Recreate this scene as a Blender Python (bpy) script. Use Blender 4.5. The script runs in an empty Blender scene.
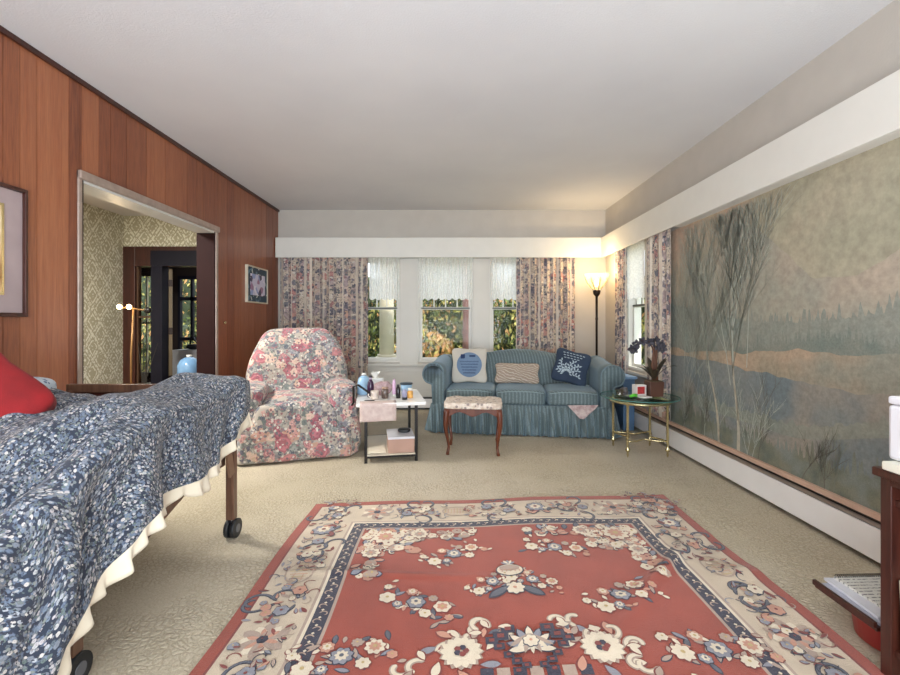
import bpy, bmesh, math, random
import numpy as np
from mathutils import Vector, Matrix, Euler
from mathutils import noise as mnoise
PI = math.pi
S = bpy.context.scene
COL = S.collection
F = 440.0; CH = 1.167; HY = 323.0

# ------------------------------------------------------------------ camera, world, lights
cd = bpy.data.cameras.new('camera'); cam = bpy.data.objects.new('camera', cd); COL.objects.link(cam)
cam.location = (0, 0, CH); cam.rotation_euler = (PI/2, 0, 0)
cd.sensor_width = 36; cd.lens = 36*F/900; cd.shift_y = -(337.5-HY)/900; cd.clip_start = 0.05
S.camera = cam
S.view_settings.view_transform = 'Standard'; S.view_settings.look = 'None'
S.view_settings.gamma = 1; S.view_settings.use_curve_mapping = False
S.view_settings.exposure = 0.0
W = bpy.data.worlds.new('world'); S.world = W; W.use_nodes = True
W.node_tree.nodes['Background'].inputs[0].default_value = (0.80, 0.90, 1.0, 1)
W.node_tree.nodes['Background'].inputs[1].default_value = 2.8

def light(name, kind, loc, energy, color=(1,1,1), size=None, rot=(0,0,0), **kw):
    d = bpy.data.lights.new(name, kind); d.energy = energy; d.color = color
    if kind == 'AREA':
        d.shape = 'RECTANGLE'; d.size, d.size_y = size
    for k, v in kw.items(): setattr(d, k, v)
    o = bpy.data.objects.new(name, d); COL.objects.link(o); o.location = loc; o.rotation_euler = rot
    return o
light('sun', 'SUN', (5, -5, 10), 4.2, (1, .95, .85), rot=(math.radians(38), 0, math.radians(28)), angle=.02)
# unseen fill light added behind the camera
light('rear_fill', 'AREA', (-.1, -2.3, 1.55), 78, (.86, .93, 1), (3.8, 1.9), (PI/2, 0, 0))
# further unseen fill lights, added without fixtures
light('upward_fill', 'AREA', (-.1, -1.0, .8), 172, (.86, .93, 1), (3.2, 1.6), (PI-.66, 0, 0))  # added upward fill to brighten the ceiling
light('overhead_fill', 'AREA', (0, .2, 2.60), 10, (1, .97, .92), (.5, .5), (0, 0, 0))  # added soft fill overhead, no lamp modelled
light('hall_fill', 'AREA', (-3.5, 3.3, 2.6), 190, (.98, .97, .92), (.6, .6), (0, 0, 0))  # added fill for the hall, hidden behind the panelled wall
light('vestibule_fill', 'AREA', (-3.4, 7.0, 2.5), 10, (1, 1, 1), (.6, .6), (0, 0, 0))  # added downward fill inside the vestibule
# daylight portals
for nm, loc, sz, rot in (('portal_left', (-.94, 6.16, 1.34), (.52, 1.4), (-PI/2, 0, 0)),
                         ('portal_center', (-.06, 6.16, 1.34), (.75, 1.4), (-PI/2, 0, 0)),
                         ('portal_right', (.8, 6.16, 1.34), (.52, 1.4), (-PI/2, 0, 0)),
                         ('portal_side', (2.28, 4.97, 1.34), (.5, 1.4), (PI/2, 0, PI/2))):
    o = light(nm, 'AREA', loc, 1, size=sz, rot=rot); o.data.cycles.is_portal = True

# ------------------------------------------------------------------ helpers
def C(r, g, b, a=1):
    f = lambda c: ((c/255)/12.92 if c/255 <= .04045 else ((c/255+.055)/1.055)**2.4)
    return (f(r), f(g), f(b), a)

class NT:
    """tiny shader-node builder"""
    def __init__(s, name):
        m = bpy.data.materials.new(name); m.use_nodes = True
        s.m = m; s.t = m.node_tree; s.n = s.t.nodes; s.b = s.n['Principled BSDF']; s.out = s.n['Material Output']
    def node(s, t, **kw):
        x = s.n.new(t)
        for k, v in kw.items(): setattr(x, k, v)
        return x
    def link(s, a, b): s.t.links.new(a, b)
    def set(s, inp, v):
        if hasattr(v, 'is_output') or hasattr(v, 'links'): s.link(v, inp)
        else: inp.default_value = v
    def coord(s, kind='Object', scale=(1, 1, 1), rot=(0, 0, 0), loc=(0, 0, 0)):
        c = s.node('ShaderNodeTexCoord'); m = s.node('ShaderNodeMapping')
        s.link(c.outputs[kind], m.inputs[0]); m.inputs['Scale'].default_value = scale
        m.inputs['Rotation'].default_value = rot; m.inputs['Location'].default_value = loc
        return m.outputs[0]
    def noise(s, v, scale, detail=3, rough=.5, out='Fac', dist=0):
        x = s.node('ShaderNodeTexNoise'); s.link(v, x.inputs['Vector'])
        x.inputs['Scale'].default_value = scale; x.inputs['Detail'].default_value = detail
        x.inputs['Roughness'].default_value = rough; x.inputs['Distortion'].default_value = dist
        return x.outputs[out]
    def vor(s, v, scale, feature='F1', rnd=1):
        x = s.node('ShaderNodeTexVoronoi', feature=feature); s.link(v, x.inputs['Vector'])
        x.inputs['Scale'].default_value = scale; x.inputs['Randomness'].default_value = rnd
        return x
    def ramp(s, fac, stops, interp='LINEAR'):
        x = s.node('ShaderNodeValToRGB'); r = x.color_ramp; r.interpolation = interp
        while len(r.elements) < len(stops): r.elements.new(.5)
        for e, (p, c) in zip(r.elements, stops): e.position = p; e.color = c if len(c) == 4 else (*c, 1)
        s.link(fac, x.inputs[0]); return x.outputs[0]
    def mix(s, fac, a, b, mode='MIX'):
        x = s.node('ShaderNodeMix', data_type='RGBA', blend_type=mode)
        s.set(x.inputs[0], fac); s.set(x.inputs[6], a); s.set(x.inputs[7], b); return x.outputs[2]
    def math(s, op, a, b=0., c=None):
        x = s.node('ShaderNodeMath', operation=op); s.set(x.inputs[0], a); s.set(x.inputs[1], b)
        if c is not None: s.set(x.inputs[2], c)
        return x.outputs[0]
    def sep(s, v):
        x = s.node('ShaderNodeSeparateXYZ'); s.link(v, x.inputs[0]); return x.outputs
    def distort(s, v, scale, amt):
        n = s.noise(v, scale, 2, out='Color')
        a = s.node('ShaderNodeVectorMath', operation='SUBTRACT'); s.link(n, a.inputs[0]); a.inputs[1].default_value = (.5, .5, .5)
        k = s.node('ShaderNodeVectorMath', operation='SCALE'); s.link(a.outputs[0], k.inputs[0]); k.inputs['Scale'].default_value = amt
        q = s.node('ShaderNodeVectorMath', operation='ADD'); s.link(v, q.inputs[0]); s.link(k.outputs[0], q.inputs[1])
        return q.outputs[0]
    def bump(s, h, strength=.3, dist=.01):
        x = s.node('ShaderNodeBump'); x.inputs['Strength'].default_value = strength; x.inputs['Distance'].default_value = dist
        s.link(h, x.inputs['Height']); s.link(x.outputs[0], s.b.inputs['Normal'])
    def fin(s, color=None, rough=.6, metal=0, spec=None, sheen=0, coat=0):
        if color is not None: s.set(s.b.inputs['Base Color'], color)
        s.set(s.b.inputs['Roughness'], rough); s.b.inputs['Metallic'].default_value = metal
        if spec is not None: s.b.inputs['Specular IOR Level'].default_value = spec
        if sheen: s.b.inputs['Sheen Weight'].default_value = sheen
        if coat: s.b.inputs['Coat Weight'].default_value = coat; s.b.inputs['Coat Roughness'].default_value = .15
        return s.m

def plain(name, c, rough=.6, metal=0, var=.08, vscale=6, bump=0, bscale=60, **kw):
    t = NT(name); v = t.coord()
    n = t.noise(v, vscale, 4)
    lo = tuple(x*(1-var) for x in c[:3]) + (1,); hi = tuple(min(1, x*(1+var)) for x in c[:3]) + (1,)
    col = t.ramp(n, [(.3, lo), (.7, hi)])
    if bump: t.bump(t.noise(v, bscale, 4), bump, .005)
    return t.fin(col, rough, metal, **kw)

def glow(name, c, strength):
    t = NT(name); t.b.inputs['Emission Color'].default_value = c; t.b.inputs['Emission Strength'].default_value = strength
    return t.fin(c, .4)

def wood(name, dark, light_, axis=2, scale=1, rough=.35, coat=0.2):
    t = NT(name); sc = [14*scale]*3; sc[axis] = 1.1*scale
    v = t.coord(scale=tuple(sc)); n = t.noise(v, 1.6, 6, .6, dist=1.2)
    f = t.noise(v, 9, 3, .6)
    col = t.ramp(n, [(.3, dark), (.62, light_)])
    col = t.mix(.25, col, t.ramp(f, [(.35, dark), (.65, light_)]))
    t.bump(n, .1, .003)
    return t.fin(col, rough, coat=coat)

def fabric_floral(name, base, coordk='UV', scale=1.0, layers=(), fine=None, rough=.9, bumpk=.25, sheen=.2, pleat_light=None):
    """layers: (scale, radius, ring colours list, density, distort)"""
    t = NT(name); v = t.coord(coordk, (scale,)*3)
    col = base
    if fine:
        fs, fc, ft = fine
        n = t.noise(v, fs, 2); col = t.mix(t.ramp(n, [(ft, (0, 0, 0)), (ft+.06, (1, 1, 1))]), base, fc)
    k = 0
    for (ls, rad, palette, dens, dist) in layers:
        k += 1
        vv = t.coord(coordk, (scale,)*3, loc=(k*3.7, k*1.3, k*.7))
        vv = t.distort(vv, ls*2.2, dist/ls)
        x = t.vor(vv, ls)
        d = t.math('MULTIPLY', x.outputs['Distance'], 1/rad)
        cellr = t.sep(x.outputs['Color'])
        stops = [(i/len(palette), palette[i]) for i in range(len(palette))]
        pc = t.ramp(cellr[0], stops, 'CONSTANT')
        # petals: rings of light and dark inside a bloom
        ring = t.math('SINE', t.math('MULTIPLY', d, 13.))
        pc2 = t.mix(t.math('MULTIPLY_ADD', ring, .2, .25), pc, tuple(min(1, c*2.2+.05) for c in palette[0][:3])+(1,))
        pc2 = t.mix(t.ramp(d, [(.0, (.6,)*3), (.35, (0,)*3)]), pc2, tuple(c*.5 for c in palette[-1][:3])+(1,))
        mask = t.math('MULTIPLY', t.math('LESS_THAN', d, 1.), t.math('LESS_THAN', cellr[1], dens))
        col = t.mix(mask, col, pc2)
    if pleat_light:
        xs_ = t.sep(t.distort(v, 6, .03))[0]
        f1 = t.math('SINE', t.math('MULTIPLY', xs_, 2*PI/pleat_light[0])); f2 = t.math('SINE', t.math('MULTIPLY', xs_, 2*PI/(pleat_light[0]*2.7)))
        m_ = t.ramp(t.math('MULTIPLY_ADD', f2, .35, f1), [(.62, (0,)*3), (.85, (pleat_light[2],)*3)]); col = t.mix(m_, col, pleat_light[1])
    w = t.noise(v, 220/scale, 2)
    t.bump(w, bumpk, .002)
    return t.fin(col, rough, sheen=sheen)

class MB:
    def __init__(s): s.v = []; s.f = []; s.m = []; s.sm = []; s.uv = {}
    def add(s, vs, fs, mat=0, smooth=False, M=None, uvs=None):
        o = len(s.v)
        for p in vs:
            p = Vector(p)
            s.v.append(tuple(M @ p) if M is not None else tuple(p))
        for f in fs:
            s.f.append([i+o for i in f]); s.m.append(mat); s.sm.append(smooth)
        if uvs is not None:
            for i, q in enumerate(uvs): s.uv[o+i] = q
        return s
    def box(s, c, size, mat=0, rot=(0, 0, 0), taper=1):
        x, y, z = size[0]/2, size[1]/2, size[2]/2
        M = Matrix.Translation(c) @ Euler(rot).to_matrix().to_4x4()
        vs = [(sx*x*(taper if sz > 0 else 1), sy*y*(taper if sz > 0 else 1), sz*z) for sz in (-1, 1) for sx, sy in ((-1, -1), (1, -1), (1, 1), (-1, 1))]
        fs = [(3, 2, 1, 0), (4, 5, 6, 7), (0, 1, 5, 4), (1, 2, 6, 5), (2, 3, 7, 6), (3, 0, 4, 7)]
        return s.add(vs, fs, mat, False, M)
    def bb(s, x0, x1, y0, y1, z0, z1, mat=0):
        return s.box(((x0+x1)/2, (y0+y1)/2, (z0+z1)/2), (abs(x1-x0), abs(y1-y0), abs(z1-z0)), mat)
    def lathe(s, prof, c=(0, 0, 0), n=24, mat=0, M=None, smooth=True, a0=0, a1=2*PI):
        full = abs(a1-a0-2*PI) < 1e-6; k = n if full else n+1
        vs = []
        for r, z in prof:
            for i in range(k):
                a = a0+(a1-a0)*i/n; vs.append((r*math.cos(a), r*math.sin(a), z))
        fs = []
        for j in range(len(prof)-1):
            for i in range(n):
                i2 = (i+1) % k
                fs.append((j*k+i, j*k+i2, (j+1)*k+i2, (j+1)*k+i))
        MM = Matrix.Translation(c) @ (M if M is not None else Matrix())
        s.add(vs, fs, mat, smooth, MM)
        if full:
            o = len(s.v)-len(vs)
            if prof[0][0] > 1e-5: s.f.append([o+i for i in range(n)][::-1]); s.m.append(mat); s.sm.append(False)
            if prof[-1][0] > 1e-5: s.f.append([o+(len(prof)-1)*k+i for i in range(n)]); s.m.append(mat); s.sm.append(False)
        return s
    def cyl(s, p0, p1, r0, r1=None, n=16, mat=0):
        r1 = r0 if r1 is None else r1
        p0 = Vector(p0); p1 = Vector(p1); d = p1-p0
        M = d.to_track_quat('Z', 'Y').to_matrix().to_4x4()
        return s.lathe([(r0, 0), (r1, d.length)], tuple(p0), n, mat, M)
    def tube(s, pts, r, n=8, mat=0, closed=False):
        pts = [Vector(p) for p in pts]; N = len(pts); rr = r if isinstance(r, (list, tuple)) else [r]*N
        vs = []; up = Vector((0, 0, 1)); prev = None
        for i, p in enumerate(pts):
            if closed: t = pts[(i+1) % N]-pts[i-1]
            else: t = pts[min(i+1, N-1)]-pts[max(i-1, 0)]
            t.normalize()
            if prev is None:
                a = t.orthogonal().normalized()
            else:
                a = prev-t*prev.dot(t)
                a = a.normalized() if a.length > 1e-6 else t.orthogonal().normalized()
            prev = a; b = t.cross(a)
            for k in range(n):
                q = 2*PI*k/n; vs.append(p+(a*math.cos(q)+b*math.sin(q))*rr[i])
        fs = []
        for i in range(N if closed else N-1):
            j = (i+1) % N
            for k in range(n):
                k2 = (k+1) % n; fs.append((i*n+k, i*n+k2, j*n+k2, j*n+k))
        if not closed:
            fs.append(list(range(n))[::-1]); fs.append([(N-1)*n+k for k in range(n)])
        return s.add(vs, fs, mat, True)
    def sq(s, c, size, e=.35, n=10, mat=0, deform=None, M=None):
        """rounded, puffy block: cube grid pushed to a superquadric"""
        vs = []; fs = []; idx = {}
        def pt(u, v, w):
            key = (round(u, 5), round(v, 5), round(w, 5))
            if key in idx: return idx[key]
            p = 2/e
            L = (abs(u)**p+abs(v)**p+abs(w)**p)**(1/p)
            q = Vector((u/L, v/L, w/L))
            q = Vector((q.x*size[0]/2, q.y*size[1]/2, q.z*size[2]/2))
            if deform: q = Vector(deform(q))
            idx[key] = len(vs); vs.append(q); return idx[key]
        g = [-1+2*i/n for i in range(n+1)]
        for ax in range(3):
            for sg in (-1, 1):
                for i in range(n):
                    for j in range(n):
                        cs = []
                        for (a, b) in ((g[i], g[j]), (g[i+1], g[j]), (g[i+1], g[j+1]), (g[i], g[j+1])):
                            p = [0, 0, 0]; p[ax] = sg; p[(ax+1) % 3] = a; p[(ax+2) % 3] = b
                            cs.append(pt(*p))
                        if sg < 0: cs = cs[::-1]
                        fs.append(cs)
        return s.add(vs, fs, mat, True, Matrix.Translation(c) @ (M if M is not None else Matrix()))
    def grid(s, fn, nu, nv, mat=0, uvf=None, smooth=True):
        vs = []; uvs = []
        for j in range(nv+1):
            for i in range(nu+1):
                vs.append(fn(i/nu, j/nv)); uvs.append(uvf(i/nu, j/nv) if uvf else (i/nu, j/nv))
        fs = [(j*(nu+1)+i, j*(nu+1)+i+1, (j+1)*(nu+1)+i+1, (j+1)*(nu+1)+i) for j in range(nv) for i in range(nu)]
        return s.add(vs, fs, mat, smooth, None, uvs)
    def prism(s, poly, z0, z1, mat=0, M=None):
        n = len(poly)
        vs = [(x, y, z0) for x, y in poly]+[(x, y, z1) for x, y in poly]
        fs = [list(range(n))[::-1], list(range(n, 2*n))]+[(i, (i+1) % n, n+(i+1) % n, n+i) for i in range(n)]
        return s.add(vs, fs, mat, False, M)

def obj(name, mb, mats, parent=None, bevel=0, solid=0, subsurf=0, loc=None, rot=None):
    me = bpy.data.meshes.new(name); me.from_pydata(mb.v, [], mb.f)
    for m in (mats if isinstance(mats, (list, tuple)) else [mats]): me.materials.append(m)
    me.polygons.foreach_set('material_index', mb.m); me.polygons.foreach_set('use_smooth', mb.sm)
    if mb.uv:
        l = me.uv_layers.new(name='UVMap')
        for lp in me.loops: l.data[lp.index].uv = mb.uv.get(lp.vertex_index, (0, 0))
    me.update()
    o = bpy.data.objects.new(name, me); COL.objects.link(o)
    if parent: o.parent = parent
    if loc: o.location = loc
    if rot: o.rotation_euler = rot
    if solid: x = o.modifiers.new('Solidify', 'SOLIDIFY'); x.thickness = solid; x.offset = 0
    if bevel: x = o.modifiers.new('Bevel', 'BEVEL'); x.width = bevel; x.segments = 2; x.limit_method = 'ANGLE'
    if subsurf: x = o.modifiers.new('Subsurf', 'SUBSURF'); x.levels = subsurf; x.render_levels = subsurf
    return o
def tag(o, label, cat, group=None, kind=None):
    o['label'] = label; o['category'] = cat
    if group: o['group'] = group
    if kind: o['kind'] = kind
    return o
def thing(name, label, cat, loc=(0, 0, 0), rz=0, group=None):
    o = bpy.data.objects.new(name, None); COL.objects.link(o); o.empty_display_size = .1
    o.location = loc; o.rotation_euler = (0, 0, math.radians(rz)); return tag(o, label, cat, group)
def struct(name, mb, mats, parent=None, **kw):
    o = obj(name, mb, mats, parent, **kw)
    if parent is None: o['kind'] = 'structure'
    return o
def sm(a, b, x):
    t = min(1, max(0, (x-a)/(b-a))); return t*t*(3-2*t)
def nz(x, y, z=0): return mnoise.noise(Vector((x, y, z)))

# ------------------------------------------------------------------ materials
WHITE = plain('white_paint', C(226, 224, 216), .5, var=.02)
TRIMW = plain('trim_paint', C(214, 211, 202), .45, var=.02)
BEIGE = plain('beige_wall_paint', C(192, 186, 177), .8, var=.03, bump=.15, bscale=80)
def mk_ceiling():
    t = NT('stippled_ceiling'); v = t.coord(); t.bump(t.noise(v, 90, 4, .7), .35, .006)
    return t.fin(t.ramp(t.noise(v, 1.2, 3), [(.3, C(212, 212, 214)), (.7, C(220, 220, 221))]), .9)
CEIL = mk_ceiling()
def mk_carpet():
    t = NT('sculpted_carpet'); v = t.coord(); vd = t.distort(v, 9, .05)
    cell = t.vor(vd, 42, 'DISTANCE_TO_EDGE').outputs['Distance']
    h = t.ramp(cell, [(.0, (0, 0, 0)), (.22, (1, 1, 1))])
    patch = t.ramp(t.noise(v, 3, 3), [(.38, (.3,)*3), (.56, (1, 1, 1))])
    h2 = t.mix(patch, (.8, .8, .8, 1), h)
    f = t.noise(v, 160, 3, .7)
    big = t.noise(v, .55, 3)
    col = t.ramp(f, [(.3, C(166, 152, 126)), (.7, C(212, 200, 174))])
    col = t.mix(t.ramp(big, [(.4, (0, 0, 0)), (.62, (.55,)*3)]), col, C(206, 194, 176))
    # the cut channels of the carved pile are coloured darker
    col = t.mix(t.math('MULTIPLY', t.math('SUBTRACT', 1., h2), .38), col, C(132, 114, 82))
    t.bump(t.math('ADD', h2, t.math('MULTIPLY', f, .8)), .55, .009)
    return t.fin(col, .95, sheen=.1)
CARPET = mk_carpet()
def mk_panel():
    t = NT('redwood_paneling'); v = t.coord(scale=(14, 14, .7))
    at = t.node('ShaderNodeAttribute', attribute_name='tone'); tone = t.sep(at.outputs['Vector'])[0]
    n = t.noise(v, 1.8, 6, .6, dist=1.0); f = t.noise(v, 10, 4, .6)
    a = t.mix(tone, C(94, 50, 35), C(154, 92, 62)); b = t.mix(tone, C(126, 70, 48), C(174, 114, 80))
    col = t.mix(t.ramp(n, [(.3, (0,)*3), (.7, (1,)*3)]), a, b)
    col = t.mix(.25, col, t.ramp(f, [(.3, C(92, 42, 24)), (.7, C(196, 116, 70))]))
    t.bump(f, .08, .002)
    return t.fin(col, .38, coat=.25)
PANEL = mk_panel()
DKWOOD = wood('dark_mahogany', C(38, 17, 13), C(74, 35, 25))
MIDWOOD = wood('brown_wood', C(80, 54, 42), C(122, 88, 68))
STOOLW = wood('cherry_wood', C(66, 30, 17), C(110, 54, 30))
NAVYW = plain('dark_painted_door', C(26, 25, 38), .5, spec=.25)
BLACKM = plain('black_metal', C(30, 27, 27), .4, .4)
DKBRONZE = plain('dark_bronze', C(46, 34, 28), .35, .6)
BRASS = plain('brass', C(208, 194, 150), .25, .9, var=.05)
STEEL = plain('brushed_steel', C(190, 188, 184), .3, .9)
IVORY = plain('ivory_cloth', C(226, 216, 194), .9, sheen=.2)
BLACKR = plain('black_rubber', C(26, 28, 32), .5)
def mk_glass(name, tint=(1, 1, 1, 1), refl=.06):
    t = NT(name); t.n.remove(t.b)
    tr = t.node('ShaderNodeBsdfTransparent'); tr.inputs[0].default_value = tint
    gl = t.node('ShaderNodeBsdfGlossy'); gl.inputs['Roughness'].default_value = .02
    lw = t.node('ShaderNodeLayerWeight'); lw.inputs[0].default_value = .5
    fr = t.math('MULTIPLY_ADD', t.math('POWER', lw.outputs['Facing'], 5.), .4, refl)
    mx = t.node('ShaderNodeMixShader'); t.link(fr, mx.inputs[0]); t.link(tr.outputs[0], mx.inputs[1]); t.link(gl.outputs[0], mx.inputs[2])
    t.link(mx.outputs[0], t.out.inputs[0]); return t.m
GLASS = mk_glass('window_glass', refl=.004)
TGLASS = mk_glass('table_glass', (.86, .95, .93, 1), .05)
CRYST = mk_glass('crystal_glass', (.93, .9, .82, 1))
def mk_bowl():
    t = NT('frosted_bowl'); t.n.remove(t.b)
    tr = t.node('ShaderNodeBsdfTransparent'); tr.inputs[0].default_value = (1, .95, .85, 1)
    tl = t.node('ShaderNodeBsdfTranslucent'); tl.inputs[0].default_value = (.95, .88, .72, 1)
    gl = t.node('ShaderNodeBsdfGlossy'); gl.inputs['Roughness'].default_value = .15
    a = t.node('ShaderNodeMixShader'); a.inputs[0].default_value = .25; t.link(tl.outputs[0], a.inputs[1]); t.link(gl.outputs[0], a.inputs[2])
    m = t.node('ShaderNodeMixShader'); m.inputs[0].default_value = .2; t.link(tr.outputs[0], m.inputs[1]); t.link(a.outputs[0], m.inputs[2])
    t.link(m.outputs[0], t.out.inputs[0]); return t.m
FROST = mk_bowl()
def mk_lace():
    t = NT('sheer_lace'); t.n.remove(t.b); v = t.coord('UV')
    tr = t.node('ShaderNodeBsdfTransparent')
    tl = t.node('ShaderNodeBsdfTranslucent'); df = t.node('ShaderNodeBsdfDiffuse')
    tl.inputs[0].default_value = (1, .99, .96, 1); df.inputs[0].default_value = (.93, .92, .89, 1)
    a = t.node('ShaderNodeMixShader'); a.inputs[0].default_value = .5
    t.link(df.outputs[0], a.inputs[1]); t.link(tl.outputs[0], a.inputs[2])
    dots = t.vor(v, 60).outputs['Distance']
    alpha = t.ramp(dots, [(.3, (.98,)*3), (.7, (.86,)*3)])
    mx = t.node('ShaderNodeMixShader'); t.link(alpha, mx.inputs[0]); t.link(tr.outputs[0], mx.inputs[1]); t.link(a.outputs[0], mx.inputs[2])
    t.link(mx.outputs[0], t.out.inputs[0]); return t.m
LACE = mk_lace()

CURTAIN = fabric_floral('floral_drapery', C(204, 190, 172), 'UV', 1, [
    (5, .55, [C(146, 130, 128), C(166, 150, 142), C(190, 168, 150), C(134, 122, 126)], .7, 1.2),
    (11, .5, [C(92, 92, 104), C(112, 110, 112), C(88, 82, 90), C(134, 126, 118)], .5, 1.1),
    (8, .48, [C(158, 112, 106), C(168, 132, 120), C(142, 106, 106), C(180, 152, 130)], .34, 1.1),
    (30, .5, [C(74, 72, 84), C(120, 112, 120), C(96, 98, 94), C(226, 216, 202)], .45, .9)], fine=(60, C(164, 150, 140), .5), pleat_light=(.125, C(228, 218, 202), .85))  # cream stripes stand in for highlights on the pleats
CHAIRF = fabric_floral('rose_print_slipcover', C(178, 168, 156), 'Object', 1, [
    (9, .62, [C(138, 136, 130), C(112, 118, 116), C(160, 152, 140), C(124, 122, 132)], .85, .9),
    (22, .52, [C(84, 88, 96), C(110, 118, 108), C(140, 140, 138), C(96, 90, 104)], .6, .9),
    (7, .5, [C(158, 98, 104), C(172, 122, 118), C(182, 152, 130), C(138, 80, 92)], .55, .7),
    (13, .46, [C(178, 138, 132), C(190, 166, 142), C(152, 94, 102), C(196, 178, 158)], .4, .8),
    (48, .5, [C(96, 88, 92), C(226, 220, 206), C(128, 122, 124), C(150, 96, 100)], .5, .6)], bumpk=.2)
QUILTF = fabric_floral('ditsy_floral_cotton', C(38, 46, 62), 'UV', 1, [
    (76, .55, [C(78, 90, 108), C(92, 102, 114), C(66, 76, 94), C(104, 106, 110)], .85, .6),
    (104, .48, [C(74, 86, 84), C(112, 116, 108), C(92, 94, 98), C(62, 70, 84)], .5, .6),
    (84, .42, [C(148, 148, 148), C(172, 164, 156), C(124, 130, 140), C(150, 142, 144)], .55, .3),
    (140, .42, [C(24, 28, 42), C(34, 38, 50), C(32, 34, 48), C(140, 138, 138)], .5, .4)], bumpk=.3, sheen=.12)
REDF = plain('red_velvet', C(126, 8, 14), .85, var=.25, vscale=9, bump=.3, bscale=200, sheen=.05)
def mk_sofa():
    t = NT('striped_damask'); v = t.coord(); x = t.sep(v)
    s1 = t.math('SINE', t.math('MULTIPLY', t.math('ADD', x[0], t.math('MULTIPLY', x[1], .6)), 2*PI/.036))
    fl = t.vor(t.distort(v, 30, .02), 60).outputs['Distance']
    m = t.ramp(s1, [(.0, (0,)*3), (.35, (1,)*3)])
    col = t.mix(m, C(88, 102, 102), C(110, 127, 132))
    col = t.mix(t.math('MULTIPLY', t.math('LESS_THAN', fl, .42), .45), col, C(82, 96, 98))
    t.bump(t.noise(v, 300, 2), .2, .002)
    t.b.inputs['Sheen Tint'].default_value = (.55, .78, 1, 1)
    return t.fin(col, .7, sheen=.3)
SOFAF = mk_sofa()
def mk_damask():
    t = NT('damask_wallpaper'); v = t.coord(); x = t.sep(v)
    h = t.math('ADD', x[0], x[1])
    kx = t.math('MULTIPLY', h, PI/.24); kz = t.math('MULTIPLY', x[2], PI/.34)
    a = t.math('MULTIPLY', t.math('SINE', kx), t.math('SINE', kz))
    b = t.math('MULTIPLY', t.math('COSINE', kx), t.math('COSINE', kz))
    r = t.math('SUBTRACT', t.math('ABSOLUTE', a), t.math('ABSOLUTE', b))
    rr = t.math('ABSOLUTE', r)
    rings = t.math('SINE', t.math('MULTIPLY', rr, 13.))
    n = t.noise(v, 34, 2)
    q = t.math('ADD', rings, t.math('MULTIPLY', t.math('SUBTRACT', n, .5), 7.))
    m = t.ramp(q, [(.35, (0,)*3), (.62, (1,)*3)])
    return t.fin(t.mix(m, C(178, 172, 146), C(228, 226, 210)), .6)
DAMASK = mk_damask()

# ------------------------------------------------------------------ structure
XL, XR, YB, H = -2.33, 2.11, 5.97, 2.70
YR = -2.3
struct('floor', MB().bb(XL-.02, XR+.02, YR, YB+.02, -.05, 0), CARPET)
struct('floor_hall', MB().bb(-6.1, XL-.02, 2.0, 7.8, -.06, -.005), plain('hall_floor_wood', C(110, 74, 48), .4))
struct('ceiling', MB().bb(XL-.2, XR+.2, YR-.1, YB+.2, H, H+.12), CEIL)
# unseen slab over the ceilings, added to keep the high sun off the room
struct('ceiling_hall', MB().bb(-6.2, XL-.201, 1.9, 7.85, H, H+.1), CEIL)
struct('sun_block_slab', MB().bb(-6.6, 2.9, -5.0, 6.75, H+.14, H+.3).bb(-6.6, -2.6, 6.75, 8.3, H+.14, H+.3), TRIMW)

# left panelled wall: individual boards with thin grooves, opening y 2.77..4.36, z..2.07
OY0, OY1, OZ = 2.77, 4.36, 2.075
def left_wall():
    random.seed(4)
    mb = MB(); tones = []
    y = 5.97; edges = [6.0]
    seq = [2.293, 2.384, 2.482, 2.69, 2.786, 2.92, 3.02, 3.17, 3.38, 3.6, 3.9, 4.05, 4.15, 4.42, 4.6, 4.75, 4.9, 5.1, 5.25, 5.45, 5.58, 5.78, 5.97]
    pre = []; q = 2.293
    while q > YR: q -= random.choice([.1, .13, .2, .15]); pre.append(q)
    ed = pre[::-1]+seq
    def bd(y0, y1, z0, z1, t):
        n0 = len(mb.f); mb.bb(XL-.018, XL, y0+.0018, y1-.0018, z0, z1)
        tones.extend([t]*(len(mb.f)-n0))
    for a, b in zip(ed, ed[1:]):
        t = random.uniform(.0, 1)
        if 2.48 < a < 2.6: t = .95
        if 2.68 < a < 2.75: t = .05
        if a > 4.3: t *= .6
        # split at opening
        for (p, r) in ((a, min(b, OY0)), (max(a, OY0), min(b, OY1)), (max(a, OY1), b)):
            if r-p < .004: continue
            mid = (p+r)/2
            if OY0 < mid < OY1: bd(p, r, OZ, H, t)
            else: bd(p, r, 0, H, t)
    n0 = len(mb.f)
    mb.bb(XL-.15, XL-.018, YR, OY0, 0, H, 1); mb.bb(XL-.15, XL-.018, OY1, 6.15, 0, H, 1); mb.bb(XL-.15, XL-.018, OY0, OY1, OZ, H, 1)
    tones.extend([0]*(len(mb.f)-n0))
    o = struct('wall_left', mb, [PANEL, plain('groove_dark', C(40, 18, 12), .9)])
    at = o.data.attributes.new('tone', 'FLOAT', 'FACE'); at.data.foreach_set('value', tones)
left_wall()
struct('trim_1', MB().bb(XL, XL+.018, YR, YB, H-.03, H-.001), DKWOOD)   # dark moulding under the ceiling
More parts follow.
